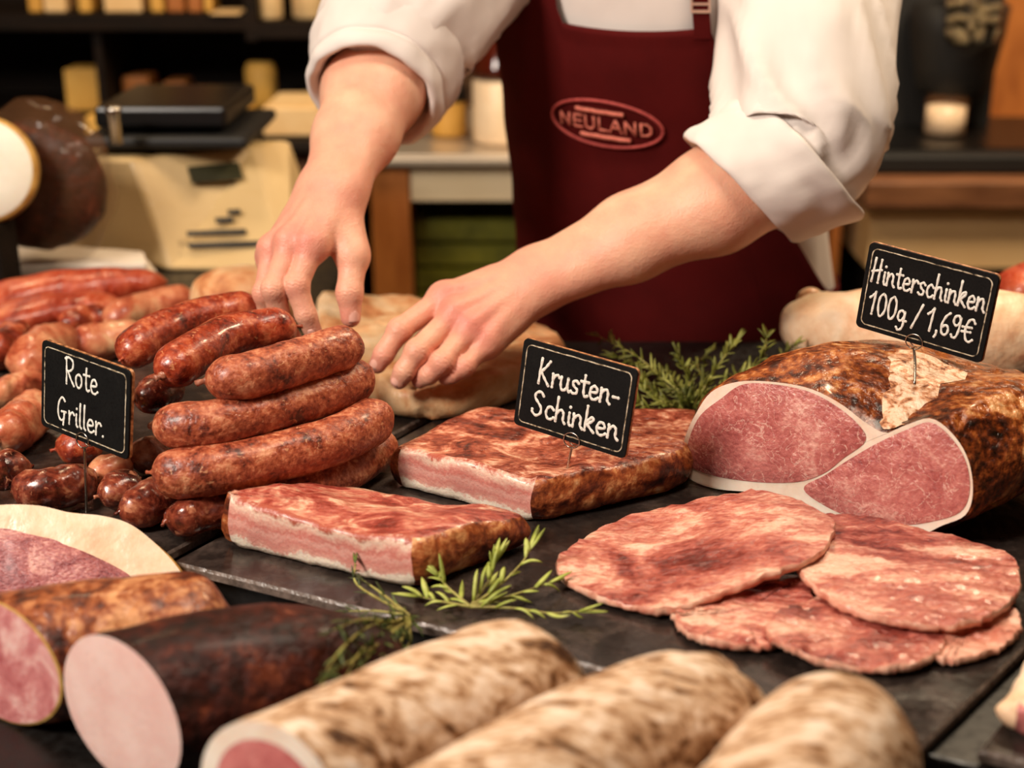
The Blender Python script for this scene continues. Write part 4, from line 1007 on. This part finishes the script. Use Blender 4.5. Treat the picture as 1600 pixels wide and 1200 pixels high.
# joints
RW, RE, RS = PY(520, 296, 1.375), PY(607, 88, 1.55), Vector((-.005, 1.73, .47))
r_f = [[PY(486, 378, 1.312), PY(463, 447, 1.288), PY(478, 492, 1.282), PY(490, 520, 1.284)],
       [PY(452, 376, 1.318), PY(428, 452, 1.285), PY(440, 503, 1.290), PY(458, 530, 1.30)],
       [PY(424, 388, 1.335), PY(414, 458, 1.305), PY(422, 505, 1.312), PY(438, 530, 1.322)],
       [PY(420, 398, 1.358), PY(417, 455, 1.335), PY(428, 492, 1.342), PY(442, 512, 1.350)]]
r_t = [PY(532, 345, 1.350), PY(552, 402, 1.325), PY(546, 458, 1.305), PY(548, 496, 1.300)]
rd = Vector((-.30, -.62, .55)); ra = Vector((-.80, .35, -.1))
LW, LE, LS = PY(836, 440, 1.362), PY(1225, 262, 1.395), Vector((.325, 1.60, .45))
l_f = [[PY(694, 462, 1.345), PY(624, 516, 1.312), PY(600, 553, 1.302), PY(590, 570, 1.300)],
       [PY(712, 487, 1.325), PY(652, 549, 1.290), PY(632, 580, 1.284), PY(624, 594, 1.284)],
       [PY(735, 510, 1.315), PY(690, 566, 1.284), PY(670, 585, 1.284), PY(656, 594, 1.290)],
       [PY(762, 532, 1.312), PY(726, 572, 1.290), PY(708, 584, 1.288), PY(696, 590, 1.290)]]
l_t = [PY(770, 480, 1.375), PY(715, 505, 1.368), PY(672, 530, 1.350), PY(645, 548, 1.338)]
ld = Vector((.05, -.62, .70)); la = Vector((.10, -.62, -.55))
parts = [arm(RW, RE, RS, r_f, r_t, rd, ra), arm(LW, LE, LS, l_f, l_t, ld, la, wr=(.0205, .019), er=.047)]
# the rest of the body, coarse under the clothes
s = SDF((-.2, 1.45, FLOOR), (.56, 2.05, .95), .012); D = s.new()
for z in np.linspace(-.05, .44, 8):
    cx, cy, a, b = torso(z); sv, nvv = tdir(z); c = Vector((cx, cy, z))
    s.cap(D, c-sv*(a-b-.005), c+sv*(a-b-.005), b-.02, b-.02, .03)
nk = Vector((.150, 1.67, .50)); hd = Vector((.135, 1.61, .70))
s.cap(D, nk-Vector((0, 0, .05)), nk.lerp(hd, .55), .062, .056, .03)
s.cap(D, hd+Vector((0, .02, .03)), hd+Vector((0, -.005, .0)), .085, .078, .03); s.cap(D, hd+Vector((0, -.03, -.05)), hd+Vector((0, -.045, -.07)), .058, .045, .03)
s.cap(D, hd+Vector((0, -.085, .01)), hd+Vector((0, -.105, -.015)), .012, .017, .012)
for sx in (-1, 1): s.cap(D, hd+Vector((sx*.082, .01, .01)), hd+Vector((sx*.09, .015, -.02)), .016, .012, .012)
for i, sx in enumerate((-1, 1)):
    hip = Vector((.222+sx*.085, 1.79, -.12)); s.cap(D, hip, hip+Vector((sx*.01, -.01, -.40)), .085, .06, .03); s.cap(D, hip+Vector((sx*.01, -.01, -.40)), hip+Vector((sx*.01, .02, -.78)), .057, .038, .03)
for E_, S_ in ((RE, RS), (LE, LS)): s.cap(D, Vector(E_).lerp(Vector(S_), .3), S_, .05, .06, .03)
parts.append((*s.nets(D), None))
V = []; F = []; fl = []
for v, f, a in parts:
    F += [tuple(int(i)+len(V) for i in q) for q in f]; V += [Vector(p) for p in v]; fl += list(a) if a is not None else [0]*len(v)
body = mesh('body', V, F, M['skin'], butcher, attrs={'flush': fl})
def nail(tip, dip, up, w, ln, rr):
    tip, dip = Vector(tip), Vector(dip); d = (tip-dip).normalized(); up = Vector(up); up = (up-d*up.dot(d)).normalized(); sd_ = d.cross(up)
    V = []; nx, ny = 7, 7
    for i in range(nx+1):
        for j in range(ny+1):
            a = (i/nx-.5)*2; t = j/ny; ww = w*(1-.25*max(0, 2*abs(t-.5)-.3)**2)
            V.append(tip + d*(.0045-ln*(1-t)) + sd_*(math.sin(a*.95)*ww) + up*(math.cos(a*.95)*w - w + rr*(1.06-.10*t*t)))
    off = len(V); F = [(i*(ny+1)+j, (i+1)*(ny+1)+j, (i+1)*(ny+1)+j+1, i*(ny+1)+j+1) for i in range(nx) for j in range(ny)]
    o = mesh('fingernail', V, F, M['nail'], body)
    m = o.modifiers.new('thickness', 'SOLIDIFY'); m.thickness = .0008; m.offset = -1
tocam = lambda p: (CAM-Vector(p)).normalized()
for f, up, w, rr in ((r_f[0], Vector((-.1, -.8, .3)), .0066, .0088), (r_t, Vector((.50, -.80, .1)), .0084, .0098), (l_f[0], Vector((-.45, -.80, .40)), .0068, .0088), (l_f[1], Vector((-.35, -.80, .35)), .0070, .0090)):
    nail(f[3], f[2], up, w, .0120, rr)

# ---- shirt
def cloth_wr(p, amp, seed, sc=9, st=(1, 1, 1)):
    q = Vector((p.x*st[0], p.y*st[1], p.z*st[2]))*sc + Vector((seed, seed*2, 0))
    return (1-abs(noise.noise(q))*2)*amp + noise.noise(q*2.7)*amp*.35
n = 96; rings = []
for k in range(70):
    z = -.14+(.55+.14)*k/69; R = []
    for j in range(n):
        th = 2*math.pi*j/n; p = tpt(th, z, .004)
        w = cloth_wr(p, .004, 3, 10, (1, 1, .5)); back = smooth(1.2, 2.2, abs((th+math.pi) % (2*math.pi)-math.pi)); w += back*.014*smooth(.3, .05, z)*(1+math.sin(th*9)*.4)
        pleat = math.sin(th*46)*.0016*smooth(.24, .32, z)*smooth(1.2, .8, abs((th+math.pi) % (2*math.pi)-math.pi))
        q = tpt(th, z, .004+w+pleat); R.append(q)
    rings.append(R)
V, F = loftrings(rings, False, False)
shirt = mesh('shirt', V, F, M['shirt'], butcher)
def sleeve(path, rads, seed, name, par, amp=.006, sc=14, ref=(0, 0, 1), nseg=56, N=64, twist=2.0):
    path = cr([Vector(p) for p in path], N); rr = [v.x for v in cr([(r, 0, 0) for r in rads], N)]; R = []
    for i, (p, (t, a, b), r) in enumerate(zip(path, frames(path, ref), rr)):
        ring = []
        for j in range(nseg):
            th = 2*math.pi*j/nseg; d = a*math.cos(th)+b*math.sin(th); s_ = i/N
            q = Vector((math.cos(th)*1.5, math.sin(th)*1.5, s_*2.6))+Vector((seed*3.3, seed, 0))
            tw = Vector((math.cos(th+s_*twist)*1.6, math.sin(th+s_*twist)*1.6, s_*2.2))+Vector((seed, 0, seed*2))
            w = amp*(noise.noise(q*1.3)*.9 + (1-2*abs(noise.noise(tw*1.5)))*.9)
            ring.append(p+d*(r+w))
        R.append(ring)
    V, F = loftrings(R, False, False)
    o = mesh(name, V, F, M['shirt'], par); m = o.modifiers.new('thickness', 'SOLIDIFY'); m.thickness = .0012; m.offset = -1
    return o
def cuff(center, axis, prof, seed, ref=(0, 0, 1), ell=(1, 1), nseg=84, shear=None):
    """profile [(along axis, radius)] round the arm; the roll has its own folds"""
    axis = Vector(axis).normalized(); a = Vector(ref); a = (a-axis*a.dot(axis)).normalized(); b = axis.cross(a); R = []
    pr = cr([(s_, r, 0) for s_, r in prof], 46)
    for i, q in enumerate(pr):
        ring = []
        for j in range(nseg):
            th = 2*math.pi*j/nseg
            w = .0030*noise.noise(Vector((math.cos(th)*2.0+seed, math.sin(th)*2.0, q.x*26)))+.0016*noise.noise(Vector((math.cos(th)*5+seed, math.sin(th)*5, q.x*60)))
            s2 = .006*noise.noise(Vector((math.cos(th)*1.3+seed*2, math.sin(th)*1.3, 4)))
            x = q.x+s2
            if shear: x += shear[0]*math.cos(th)+shear[1]*math.sin(th)
            ring.append(Vector(center)+axis*x+a*((q.y+w)*ell[0]*math.cos(th))+b*((q.y+w)*ell[1]*math.sin(th)))
        R.append(ring)
    V, F = loftrings(R, False, False)
    return mesh('rolled_cuff', V, F, M['shirt'], shirt)
# right arm (left in the picture)
rax = (RE-RW).normalized()
rc = RW.lerp(RE, .73)
cuff(rc, rax, [(.045, .052), (.012, .056), (-.006, .061), (-.012, .066), (-.008, .0715), (.002, .0745), (.010, .0725), (.014, .0765), (.034, .0815), (.048, .0845), (.058, .0835), (.063, .078), (.056, .070)], 3, (1, 0, 0))
sleeve([rc+rax*.035, rc+rax*.075, RE+Vector((.012, .022, .028)), RE.lerp(RS, .4)+Vector((.0, .0, .012)), RE.lerp(RS, .75), RS], [.070, .077, .080, .080, .080, .084], 2, 'sleeve', shirt, .010)
# left arm (right in the picture)
lax = (LE-LW).normalized()
lc = LW.lerp(LE, .855)
cuff(lc, lax, [(.04, .052), (.01, .056), (-.006, .062), (-.012, .067), (-.006, .0715), (.012, .073), (.034, .0745), (.050, .077), (.060, .077), (.064, .072), (.057, .064)], 8, (0, 0, 1), shear=(-.028, 0))
sleeve([lc+lax*.015, lc+lax*.05+Vector((0, .01, .006)), LE+Vector((.016, .025, .03)), LE.lerp(LS, .4)+Vector((.006, 0, .01)), LE.lerp(LS, .75), LS], [.062, .071, .080, .080, .082, .086], 5, 'sleeve', shirt, .011)

# ---- apron
hitR, hitL = torso_hit(1108, 30), torso_hit(880, 8); hitS = torso_hit(1116, 160) or (hitR[0]+.1, .2)
ZT = .5*(torso_hit(1000, 44)[1]+hitR[1])-.002
print('apron hits', hitR, hitL, hitS, ZT)
def apron_top(th):
    tl, trr = hitL[0], hitR[0]
    if th < tl: return ZT+.19*smooth(tl+.02, tl-.16, th)
    if th <= trr: return ZT-.006*math.sin((th-tl)/(trr-tl)*math.pi)
    if th < trr+.10: return ZT-(ZT-.17)*((th-trr)/.10)**1.4
    return max(.03, .17-.14*smooth(trr+.10, trr+.75, th))
TL_, TR_ = -1.72, 1.85
nx, nz = 110, 90; V = []; F = []
for i in range(nx+1):
    th = TL_+(TR_-TL_)*i/nx; zt = apron_top(th)
    for k in range(nz+1):
        z = -.5+(zt+.5)*(k/nz)**.8
        p = tpt(th, z); w = .0035*noise.noise(Vector((th*3, z*16, 1)))+.004*(1-2*abs(noise.noise(Vector((th*2.2+z*5, z*7, 7)))))*smooth(.25, -.1, z)
        hem = .0016 if (zt-z) < .012 else 0
        V.append(tpt(th, z, .016+w+hem))
F = [(i*(nz+1)+k, (i+1)*(nz+1)+k, (i+1)*(nz+1)+k+1, i*(nz+1)+k+1) for i in range(nx) for k in range(nz)]
apron = mesh('apron', V, F, M['apron'], butcher); md = apron.modifiers.new('thickness', 'SOLIDIFY'); md.thickness = .0016; md.offset = 1
def strap(th0, z0, th1, z1, w):
    V = []; F = []; m_ = 24
    for k in range(m_+1):
        t = k/m_; th = th0+(th1-th0)*t; z = z0+(z1-z0)*t
        for e, off in ((-1, .0195), (1, .0195), (1, .0215), (-1, .0215)): V.append(tpt(th+e*w, z, off))
    for k in range(m_):
        for j in range(4): F.append((k*4+j, k*4+(j+1) % 4, (k+1)*4+(j+1) % 4, (k+1)*4+j))
    F += [(0, 1, 2, 3), (m_*4+3, m_*4+2, m_*4+1, m_*4)]
    return mesh('strap', V, F, M['apron'], apron, False)
strap(hitR[0]-.055, hitR[1]-.02, hitR[0]-.10, .50, .05); strap(hitL[0]-.14, ZT+.15, hitL[0]-.06, .52, .06)
bk = torso_hit(1090, 14); V = []
mb = MB()
for e0, e1, z0, z1 in ((-.055, .055, -.003, .0), (-.055, .055, .013, .016), (-.055, -.045, 0, .013), (.045, .055, 0, .013), (-.05, .05, .005, .0075)):
    q = [tpt(bk[0]+e, bk[1]+z, o) for o in (.0215, .0238) for e, z in ((e0, z0), (e1, z0), (e1, z1), (e0, z1))]
    mb.add((q, [(0, 3, 2, 1), (4, 5, 6, 7), (0, 1, 5, 4), (1, 2, 6, 5), (2, 3, 7, 6), (3, 0, 4, 7)]))
mb.build('buckle', plain('buckle_metal', (226, 190, 170), .3, .7), apron)
# oval embroidered badge
lh = torso_hit(945, 193, .018)
def badge(a, b, l=0):
    ang = math.radians(-5); x, y = a*math.cos(ang)-b*math.sin(ang), a*math.sin(ang)+b*math.cos(ang)
    cx, cy, A_, B_ = torso(lh[1]); th = lh[0]; sp_ = math.hypot(A_*math.cos(th), B_*math.sin(th))
    return tpt(th+x/sp_, lh[1]+y, .0205+l)
loop = [badge(.061*math.cos(t), .026*math.sin(t), 0) for t in [2*math.pi*i/80 for i in range(81)]]
mesh('badge_ring', *tube(loop, .0019, 6), M['thread_ring'], apron)
lettering('NEULAND', -.051, .053, -.0075, .0135, .0014, badge).build('badge_lettering', M['thread'], apron, True)
for x0, x1, yy in ((-.030, .022, .0135), (-.026, .028, -.0155)):
    mesh('badge_stitching', *tube([badge(x0+(x1-x0)*i/40, yy+.0007*math.sin(i*2.1), 0) for i in range(41)], [.0024*(1+.25*math.sin(i*2.6)) for i in range(41)], 6, (0, 1, 0)), M['thread'], apron)
# trousers, shoes, hair
mb = MB()
for sx in (-1, 1):
    hip = Vector((.222+sx*.088, 1.79, -.02)); pts = cr([hip, hip+Vector((sx*.012, -.01, -.45)), hip+Vector((sx*.012, .02, -.87))], 20)
    mb.add(tube([Vector(p) for p in pts], [.105-.03*i/19 for i in range(20)], 20, (0, 1, 0)))
mb.build('trousers', M['trousers'], butcher, True)
for sx in (-1, 1):
    q = Vector((.222+sx*.10, 1.80, FLOOR))
    V, F = tube(cr([q+Vector((0, .09, .04)), q+Vector((0, .02, .045)), q+Vector((0, -.08, .036)), q+Vector((0, -.15, .03))], 14), [.03, .043, .042, .042, .044, .044, .044, .043, .042, .041, .04, .037, .032, .02], 14, (0, 0, 1), .9)
    mesh('shoe', [Vector((v.x, v.y, max(FLOOR, v.z))) for v in V], F, M['black'], butcher)
V, F = lathe([(.02, .118), (.06, .105), (.088, .06), (.094, .02), (.09, -.02), (.078, -.05)], 28, hd+Vector((0, .028, 0)))
V = [p+nv(p, 60, .004, 2) + Vector((0, max(0, (p.z-hd.z))*.1, 0)) for p in V]
mesh('hair', V, F, M['hair'], butcher)

# ------------------------------------------------------------------ left middle distance: scale, bag, paper
def hexa(name, b, t, m, par=None, bev=0):
    n = len(b); V = [Vector(p) for p in list(b)+list(t)]
    F = [tuple(range(n))[::-1], tuple(range(n, 2*n))]+[(i, (i+1) % n, n+(i+1) % n, n+i) for i in range(n)]
    o = mesh(name, V, F, m, par, False)
    if bev: bevel(o, bev, 3)
    return o
CT = -.0125
sc = thing('shop_scale', 'beige shop scale with a small display on its sloping front, left of the person', 'scale', (-.42, 2.0, CT+.0005))
b0 = CT+.0005
bA, bB = P(264, 424, b0), P(456, 424, b0); bC = Vector((-.29, 2.13, b0)); bD = Vector((-.66, 2.13, b0)); bE = P(70, 396, b0)
tA, tB = P(208, 248, .135), P(398, 228, .135); tC = Vector((-.33, 2.12, .135)); tD = Vector((-.62, 2.12, .135)); tE = P(138, 246, .135)
hexa('housing', [bA, bB, bC, bD, bE], [tA, tB, tC, tD, tE], M['beige'], sc, .006)
def quad_on(u0, u1, v0, v1, d, nm, m, th=.003):
    """box on the sloping console, u across and v down"""
    f = lambda u, v: (tA.lerp(tB, u)).lerp(bA.lerp(bB, u), v)
    nn = (tB-tA).cross(bA-tA).normalized(); nn = nn if nn.y < 0 else -nn
    q = [f(u0, v0), f(u1, v0), f(u1, v1), f(u0, v1)]
    hexa(nm, [p-nn*.001 for p in q], [p+nn*th for p in q], m, sc)
quad_on(.40, .82, .12, .26, 0, 'display', M['display'])
for k, (u0, u1, v0, v1) in enumerate([(.50, .64, .56, .60), (.24, .72, .66, .70), (.22, .80, .76, .80), (.62, .72, .50, .54)]): quad_on(u0, u1, v0, v1, 0, 'key_strip', M['black'], .002)
pan = MB().box((-.60, 1.98, .146), (-.37, 2.25, .163)).build('platform', M['black'], sc); bevel(pan, .006)
pan = MB().box((-.585, 2.0, .172), (-.40, 2.24, .202)).build('weighing_pan', M['black_gloss'], sc); bevel(pan, .006)
mesh('post', *lathe([(.009, 0), (.009, .04), (.011, .042), (.011, .05)], 14, P(182, 224, .163)), M['steel'], sc)
mesh('foot', *lathe([(.2*.3, .130), (.05, .147)], 20, (-.49, 2.1, 0)), M['black'], sc)
# sheets of wrapping paper
for k, (pts, z, lab) in enumerate([(((-80, 452), (248, 444), (232, 425), (60, 412), (-90, 414)), CT+.001, 'lowest sheet of the white wrapping paper stack in front of the scale'),
                                   (((-90, 434), (232, 428), (226, 408), (40, 393), (-100, 396)), CT+.020, 'upper crumpled sheet of the wrapping paper stack in front of the scale')]):
    w = [P(u, v, z) for u, v in pts]
    loop = [(p.x, p.y) for p in w]
    out, ed = dens(loop, 14, .01)
    (V, F, _), K, _c = slab(out, lambda x, y: (.018, .014)[k]+.0022*noise.noise(Vector((x*20, y*20, k))), z, (), .0006, 30, .001, None, 10, k, thin=True)
    props(mesh('wrapping_paper', V, F, M['paper']), lab, 'paper', 'wrapping paper sheets')
# dark joint in a plastic bag
bag = thing('bagged_ham', 'dark ham in a clear plastic bag at the left edge behind the papers', 'ham', (-.62, 1.83, CT+.039))
c = P(30, 235, .10)
def blob(c, r, seed, amp, nu=44, nv_=30, zmin=CT+.012):
    R = []
    for i in range(1, nv_):
        ph = math.pi*i/nv_; R.append([Vector((c.x+r[0]*math.sin(ph)*math.cos(2*math.pi*j/nu), c.y+r[1]*math.sin(ph)*math.sin(2*math.pi*j/nu), c.z-r[2]*math.cos(ph))) for j in range(nu)])
    R = [[(lambda q: Vector((q.x, q.y, max(zmin, q.z))))(p+nv(p, 14, amp, seed)+nv(p, 40, amp*.5, seed)) for p in q] for q in R]
    return loftrings(R)
c = Vector((PY(58, 215, 1.83).x, 1.83, .124))
mesh('ham', *blob(c, (.080, .042, .085), 3, .008, zmin=CT+.044), M['smoke_dark'], bag)
mesh('plastic_bag', *blob(c, (.094, .052, .118), 7, .012, zmin=CT+.0395), M['film'], bag)
# white round cheese standing on edge
chc = PY(-30, 265, 1.73); chn = Vector((.12, -.95, .2)).normalized()
ch = thing('cheese_wheel', 'white round cheese with a golden rim cut off by the left edge', 'cheese', (chc.x, chc.y, CT))
V, F = lathe([(.02, -.03), (.060, -.03), (.066, -.024), (.0665, -.004), (.064, .0005)], 60, chc, chn); mesh('rind', V, F, M['golden_rim'], ch)
V, F = lathe([(.0635, -.001), (.060, .002), (.03, .004)], 60, chc, chn); mesh('face', V, F, M['porcelain'], ch)
st_ = MB().box((chc.x-.035, 1.70, CT+.0005), (chc.x+.022, 1.765, chc.z-.066)).build('stand', M['wood_dark'])
props(st_, 'dark wooden block under the white round cheese at the left edge', 'stand')

# ------------------------------------------------------------------ back counter
r = thing('back_counter', 'back counter with pale drawer front, metal worktop edge and open bay', 'counter', (-.15, 2.8, FLOOR))
b = MB().box((-.30, 2.60, .0), (.62, 3.19, .026)).box((-.30, 2.585, .006), (.62, 2.6, .022)).build('worktop', M['metal_top'], r); bevel(b, .004)
b = MB().box((-.19, 2.62, -.066), (.60, 2.64, -.001)).build('drawer_front', M['white_front'], r); bevel(b, .003)
MB().box((-.262, 2.61, FLOOR), (-.192, 3.18, -.001)).build('side_panel', M['wood_orange'], r)
MB().box((.602, 2.62, FLOOR), (.62, 3.18, -.001)).build('side_panel', M['wood_orange'], r)
MB().box((-.19, 3.15, FLOOR), (.60, 3.18, -.001)).build('back_panel', M['wood_dark'], r)
MB().box((-.19, 2.63, -.32), (.60, 3.15, -.30)).build('bay_shelf', M['wood_dark'], r)
cr_ = thing('crate', 'green slatted crate in the open bay of the back counter', 'crate', (.02, 2.85, -.2995))
m_ = MB()
for k in range(4): m_.box((-.185, 2.68, -.2995+k*.048), (.35, 2.70, -.2995+k*.048+.04))
m_.build('front_slats', M['green_crate'], cr_)
m_ = MB().box((-.185, 2.70, -.299), (-.17, 3.1, -.11)).box((.335, 2.70, -.299), (.35, 3.1, -.11)).box((-.17, 3.085, -.299), (.335, 3.1, -.11)).box((-.17, 2.7, -.2995), (.335, 3.085, -.285))
m_.build('crate_body', M['green_crate'], cr_)
# left stretch of the back counter
r = thing('side_counter', 'dark brown side counter behind the scale, under the wall shelf unit', 'counter', (-.7, 2.8, FLOOR))
b = MB().box((-1.5, 2.55, .03), (-.305, 3.19, .058)).build('worktop', M['wood_dark'], r); bevel(b, .01)
MB().box((-1.5, 2.58, FLOOR), (-.31, 3.18, .029)).build('cabinet', M['wood_brown'], r)
# right cabinet
r = thing('right_cabinet', 'cream cabinet with a brown wooden edge behind the right sign', 'cabinet', (1.2, 2.8, FLOOR))
b = MB().box((.63, 2.5, -.056), (2.19, 3.19, -.004)).build('wooden_edge', M['wood_brown'], r); bevel(b, .006)
MB().box((.65, 2.53, -.17), (2.18, 3.18, -.057)).build('drawer_front', M['cream'], r)
MB().box((.67, 2.55, FLOOR), (2.17, 3.18, -.171)).build('base', M['black'], r)
hp = thing('hotplate', 'long black hotplate on the brown wooden cabinet edge at right', 'hotplate', (1.1, 2.75, -.0035))
b = MB().box((.64, 2.56, -.0035), (1.95, 3.0, .034)).build('body', M['black'], hp); bevel(b, .008)
MB().box((.68, 2.6, .0345), (1.9, 2.96, .038)).build('glass_top', M['black_gloss'], hp)

# coffee grinder like machine on a glass jar
g = thing('grinder', 'black grinder with a clear bean hopper, standing above a glass jar at upper right', 'grinder', (.98, 2.85, .0385))
gc = PY(1487, 140, 2.80)
V, F = lathe([(.03, -.0), (.058, .0), (.070, .02), (.078, .06), (.088, .12), (.092, .17), (.07, .18)], 36, Vector((gc.x, 2.80, PY(1487, 148, 2.80).z))); mesh('body', V, F, M['black'], g)
zb = PY(1487, 50, 2.8).z
V, F = lathe([(.02, .0), (.046, .002), (.052, .03), (.056, .14), (.05, .15)], 30, Vector((gc.x-.005, 2.70, zb-.01))); mesh('hopper', V, F, M['glass'], g)
rr_ = random.Random(2); mb = MB()
for k in range(46):
    a = rr_.uniform(0, 6.28); q = Vector((gc.x-.005, 2.70, zb+.004)) + Vector((math.cos(a)*rr_.uniform(0, .038), math.sin(a)*rr_.uniform(0, .038), rr_.uniform(0, .1)))
    mb.add(lathe([(.003, -.008), (.007, -.004), (.008, 0), (.007, .004), (.003, .008)], 8, q, (rr_.uniform(-1, 1), rr_.uniform(-1, 1), .2)))
bo = mb.build('beans', plain('pale_beans', (150, 136, 108), .35), g, True); bo['kind'] = 'stuff'
MB().box((gc.x-.11, 2.86, .0385), (gc.x+.1, 2.97, .62)).build('column', M['black'], g)
j = thing('glass_jar', 'glass jar with pale contents standing under the black grinder', 'jar', (gc.x, 2.76, .0385))
jc = Vector((PY(1476, 200, 2.74).x, 2.74, .0385)); jh = PY(1476, 146, 2.74).z-jc.z
V, F = lathe([(.035, 0), (.040, .004), (.040, jh*.85), (.034, jh*.95)], 30, jc); mesh('jar', V, F, M['film'], j)
V, F = lathe([(.030, .003), (.0375, .006), (.037, jh*.7), (.02, jh*.75)], 30, jc); mesh('contents', V, F, M['label'], j)
# plain objects by the wall at right
wp = MB().box((1.02, 3.165, -.003), (2.18, 3.198, .9)).build('wall_panel', M['wood_orange']); props(wp, 'orange brown wooden wall panel at the far right behind the grinder', 'panel')
lb = MB().box((PY(1395, 60, 3.1).x-.022, 3.08, .145), (PY(1395, 60, 3.1).x+.02, 3.14, .185)).build('small_box', M['cream_box']); props(lb, 'small pale box on the wall ledge beside the white sleeve', 'box')
ld_ = MB().box((.6, 3.06, .12), (1.02, 3.199, .1445)).build('wall_ledge', M['wood_dark']); props(ld_, 'dark narrow wall ledge behind the right shoulder', 'ledge')
tr_ = MB().box((.70, 3.02, -.0035), (.93, 3.16, .05)).build('carton', M['cream_box']); props(tr_, 'flat pale carton behind the black hotplate beside the sleeve', 'carton')

# bottle and jars between the sleeve and the apron
def jar(name, u, vb, y, rad, h, label, cap_m, body_m, cat, neck=None, base=.0265):
    c = PY(u, vb, y); c.z = base
    r = thing(name, label, cat, c)
    V, F = lathe([(rad*.8, 0), (rad*.97, .004), (rad, .01), (rad, h*.94), (rad*.9, h)], 36, c); mesh('body', V, F, body_m, r)
    if neck:
        V, F = lathe([(rad*1.02, h), (rad*.98, h+.02), (rad*.7, h+neck*.35), (rad*.36, h+neck*.55), (rad*.33, h+neck*.9), (rad*.36, h+neck)], 36, c); mesh('neck', V, F, cap_m, r)
    else:
        V, F = lathe([(rad*1.03, h), (rad*1.05, h+.004), (rad*1.05, h+.022), (rad*.9, h+.026)], 36, c); mesh('lid', V, F, cap_m, r)
    return r
jar('bottle', 783, 228, 2.72, .054, .125, 'amber bottle with a shiny pale label between the left arm and the apron', M['amber'], M['label'], 'bottle', .17)
jar('jar', 862, 232, 2.82, .05, .13, 'pale jar half hidden behind the left edge of the apron', M['amber'], M['cream_box'], 'jar')
jar('jar', 702, 215, 2.80, .035, .07, 'small olive jar below the rolled left cuff', M['black'], M['yellow_box'], 'jar')

# ------------------------------------------------------------------ shelves at upper left
sh = thing('shelf_unit', 'dark wooden wall shelf unit with goods at upper left', 'shelf', (-.75, 3.0, .0585))
z1 = PY(200, 22, 2.85).z; z2 = PY(440, 34, 2.85).z
xl, xm, xr = PY(40, 30, 2.85).x, PY(384, 30, 2.85).x, PY(560, 30, 2.85).x
MB().box((xl-.5, 2.84, z1-.03), (xm, 3.19, z1)).build('shelf_board', M['wood_dark'], sh)
MB().box((xm+.022, 2.84, z2-.03), (xr+.06, 3.19, z2)).build('shelf_board', M['wood_dark'], sh)
for x, zb_ in ((xl-.5, .0585), (xm, z1-.05), (xr+.06, .0585)): MB().box((x, 2.84, zb_), (x+.022, 3.19, .62)).build('side_panel', M['wood_dark'], sh)
MB().box((xl-.478, 3.175, .0585), (xr+.06, 3.19, .62)).build('back_panel', M['wood_dark'], sh)
xd = PY(166, 120, 2.9).x
MB().box((xd-.008, 2.86, .0585), (xd+.008, 3.17, z1-.03)).build('divider', M['wood_dark'], sh)
def pack(u0, u1, v0, v1, y, m, label, base, cat='package', dep=.08, ellip=False, name='package', group=None):
    x0, x1 = PY(u0, 50, y).x, PY(u1, 50, y).x; top = PY(u0, v0, y).z
    if ellip:
        rad = (x1-x0)/2; V, F = lathe([(rad*.8, 0), (rad, .006), (rad, (top-base)*.85), (rad*.8, top-base)], 24, Vector(((x0+x1)/2, y+rad, base)))
        o = mesh(name, V, F, m)
    else:
        o = MB().box((x0, y, base), (x1, y+dep, top)).build(name, m); bevel(o, .004)
    return props(o, label, cat, group)
for u0, u1, m, lb_ in [(48, 68, 'yellow_box', 'first small yellow pack on the top left shelf'), (72, 106, 'cream_box', 'cream pack beside the first small yellow pack on the top left shelf'), (126, 145, 'yellow_box', 'narrow yellow pack standing alone on the top left shelf'),
                       (166, 224, 'cream_box', 'widest cream pack on the top left shelf'), (238, 258, 'yellow_box', 'yellow pack right of the widest cream pack'), (264, 290, 'orange_box', 'orange pack in the middle of the top left shelf'),
                       (296, 318, 'orange_box', 'second orange pack further right on the top left shelf'), (322, 334, 'yellow_box', 'slim yellow pack near the right end of the top left shelf')]:
    pack(u0, u1, -60, 20, 2.88, M[m], lb_, z1+.0005)
pack(396, 440, -80, 34, 2.87, M['cream_box'], 'large pale canister on the shelf left of the rolled sleeve', z2+.0005, 'canister', ellip=True, name='canister')
pack(455, 505, -80, 34, 2.88, M['cream_box'], 'large pale canister on the shelf touching the outline of the rolled sleeve', z2+.0005, 'canister', ellip=True, name='canister')
pack(330, 376, 20, 42, 2.83, M['cream_box'], 'flat pale tray hanging over the front of the left shelf end', z1+.0005, 'tray', dep=.1, name='flat_tray')
cz = .0585
for u0, u1, v0, y, m, lb_ in [(92, 148, 108, 2.9, 'yellow_box', 'bright yellow box on the lower shelf above the bagged ham'), (182, 226, 120, 2.95, 'orange_box', 'orange box on the lower shelf behind the scale platform'),
                             (248, 284, 128, 3.0, 'orange_box', 'dim brown box on the lower shelf, right of the orange box'), (118, 150, 182, 2.62, 'yellow_box', 'small yellow pack on the side counter beside the bagged ham')]:
    pack(u0, u1, v0, 0, y, M[m], lb_, cz+.0005)
pack(325, 386, 146, 0, 2.75, M['yellow_box'], 'low yellow dish behind the black scale platform', cz+.0005, 'dish', name='dish', ellip=True)
pack(374, 424, 100, 0, 2.92, M['yellow_box'], 'round yellow tin at the back of the lower shelf', cz+.0005, 'tin', name='tin', ellip=True)
pack(402, 492, 168, 0, 2.6, M['cream_box'], 'pale folded cloth on the side counter next to the bare arm', cz+.0005, 'cloth', dep=.2, name='folded_cloth')
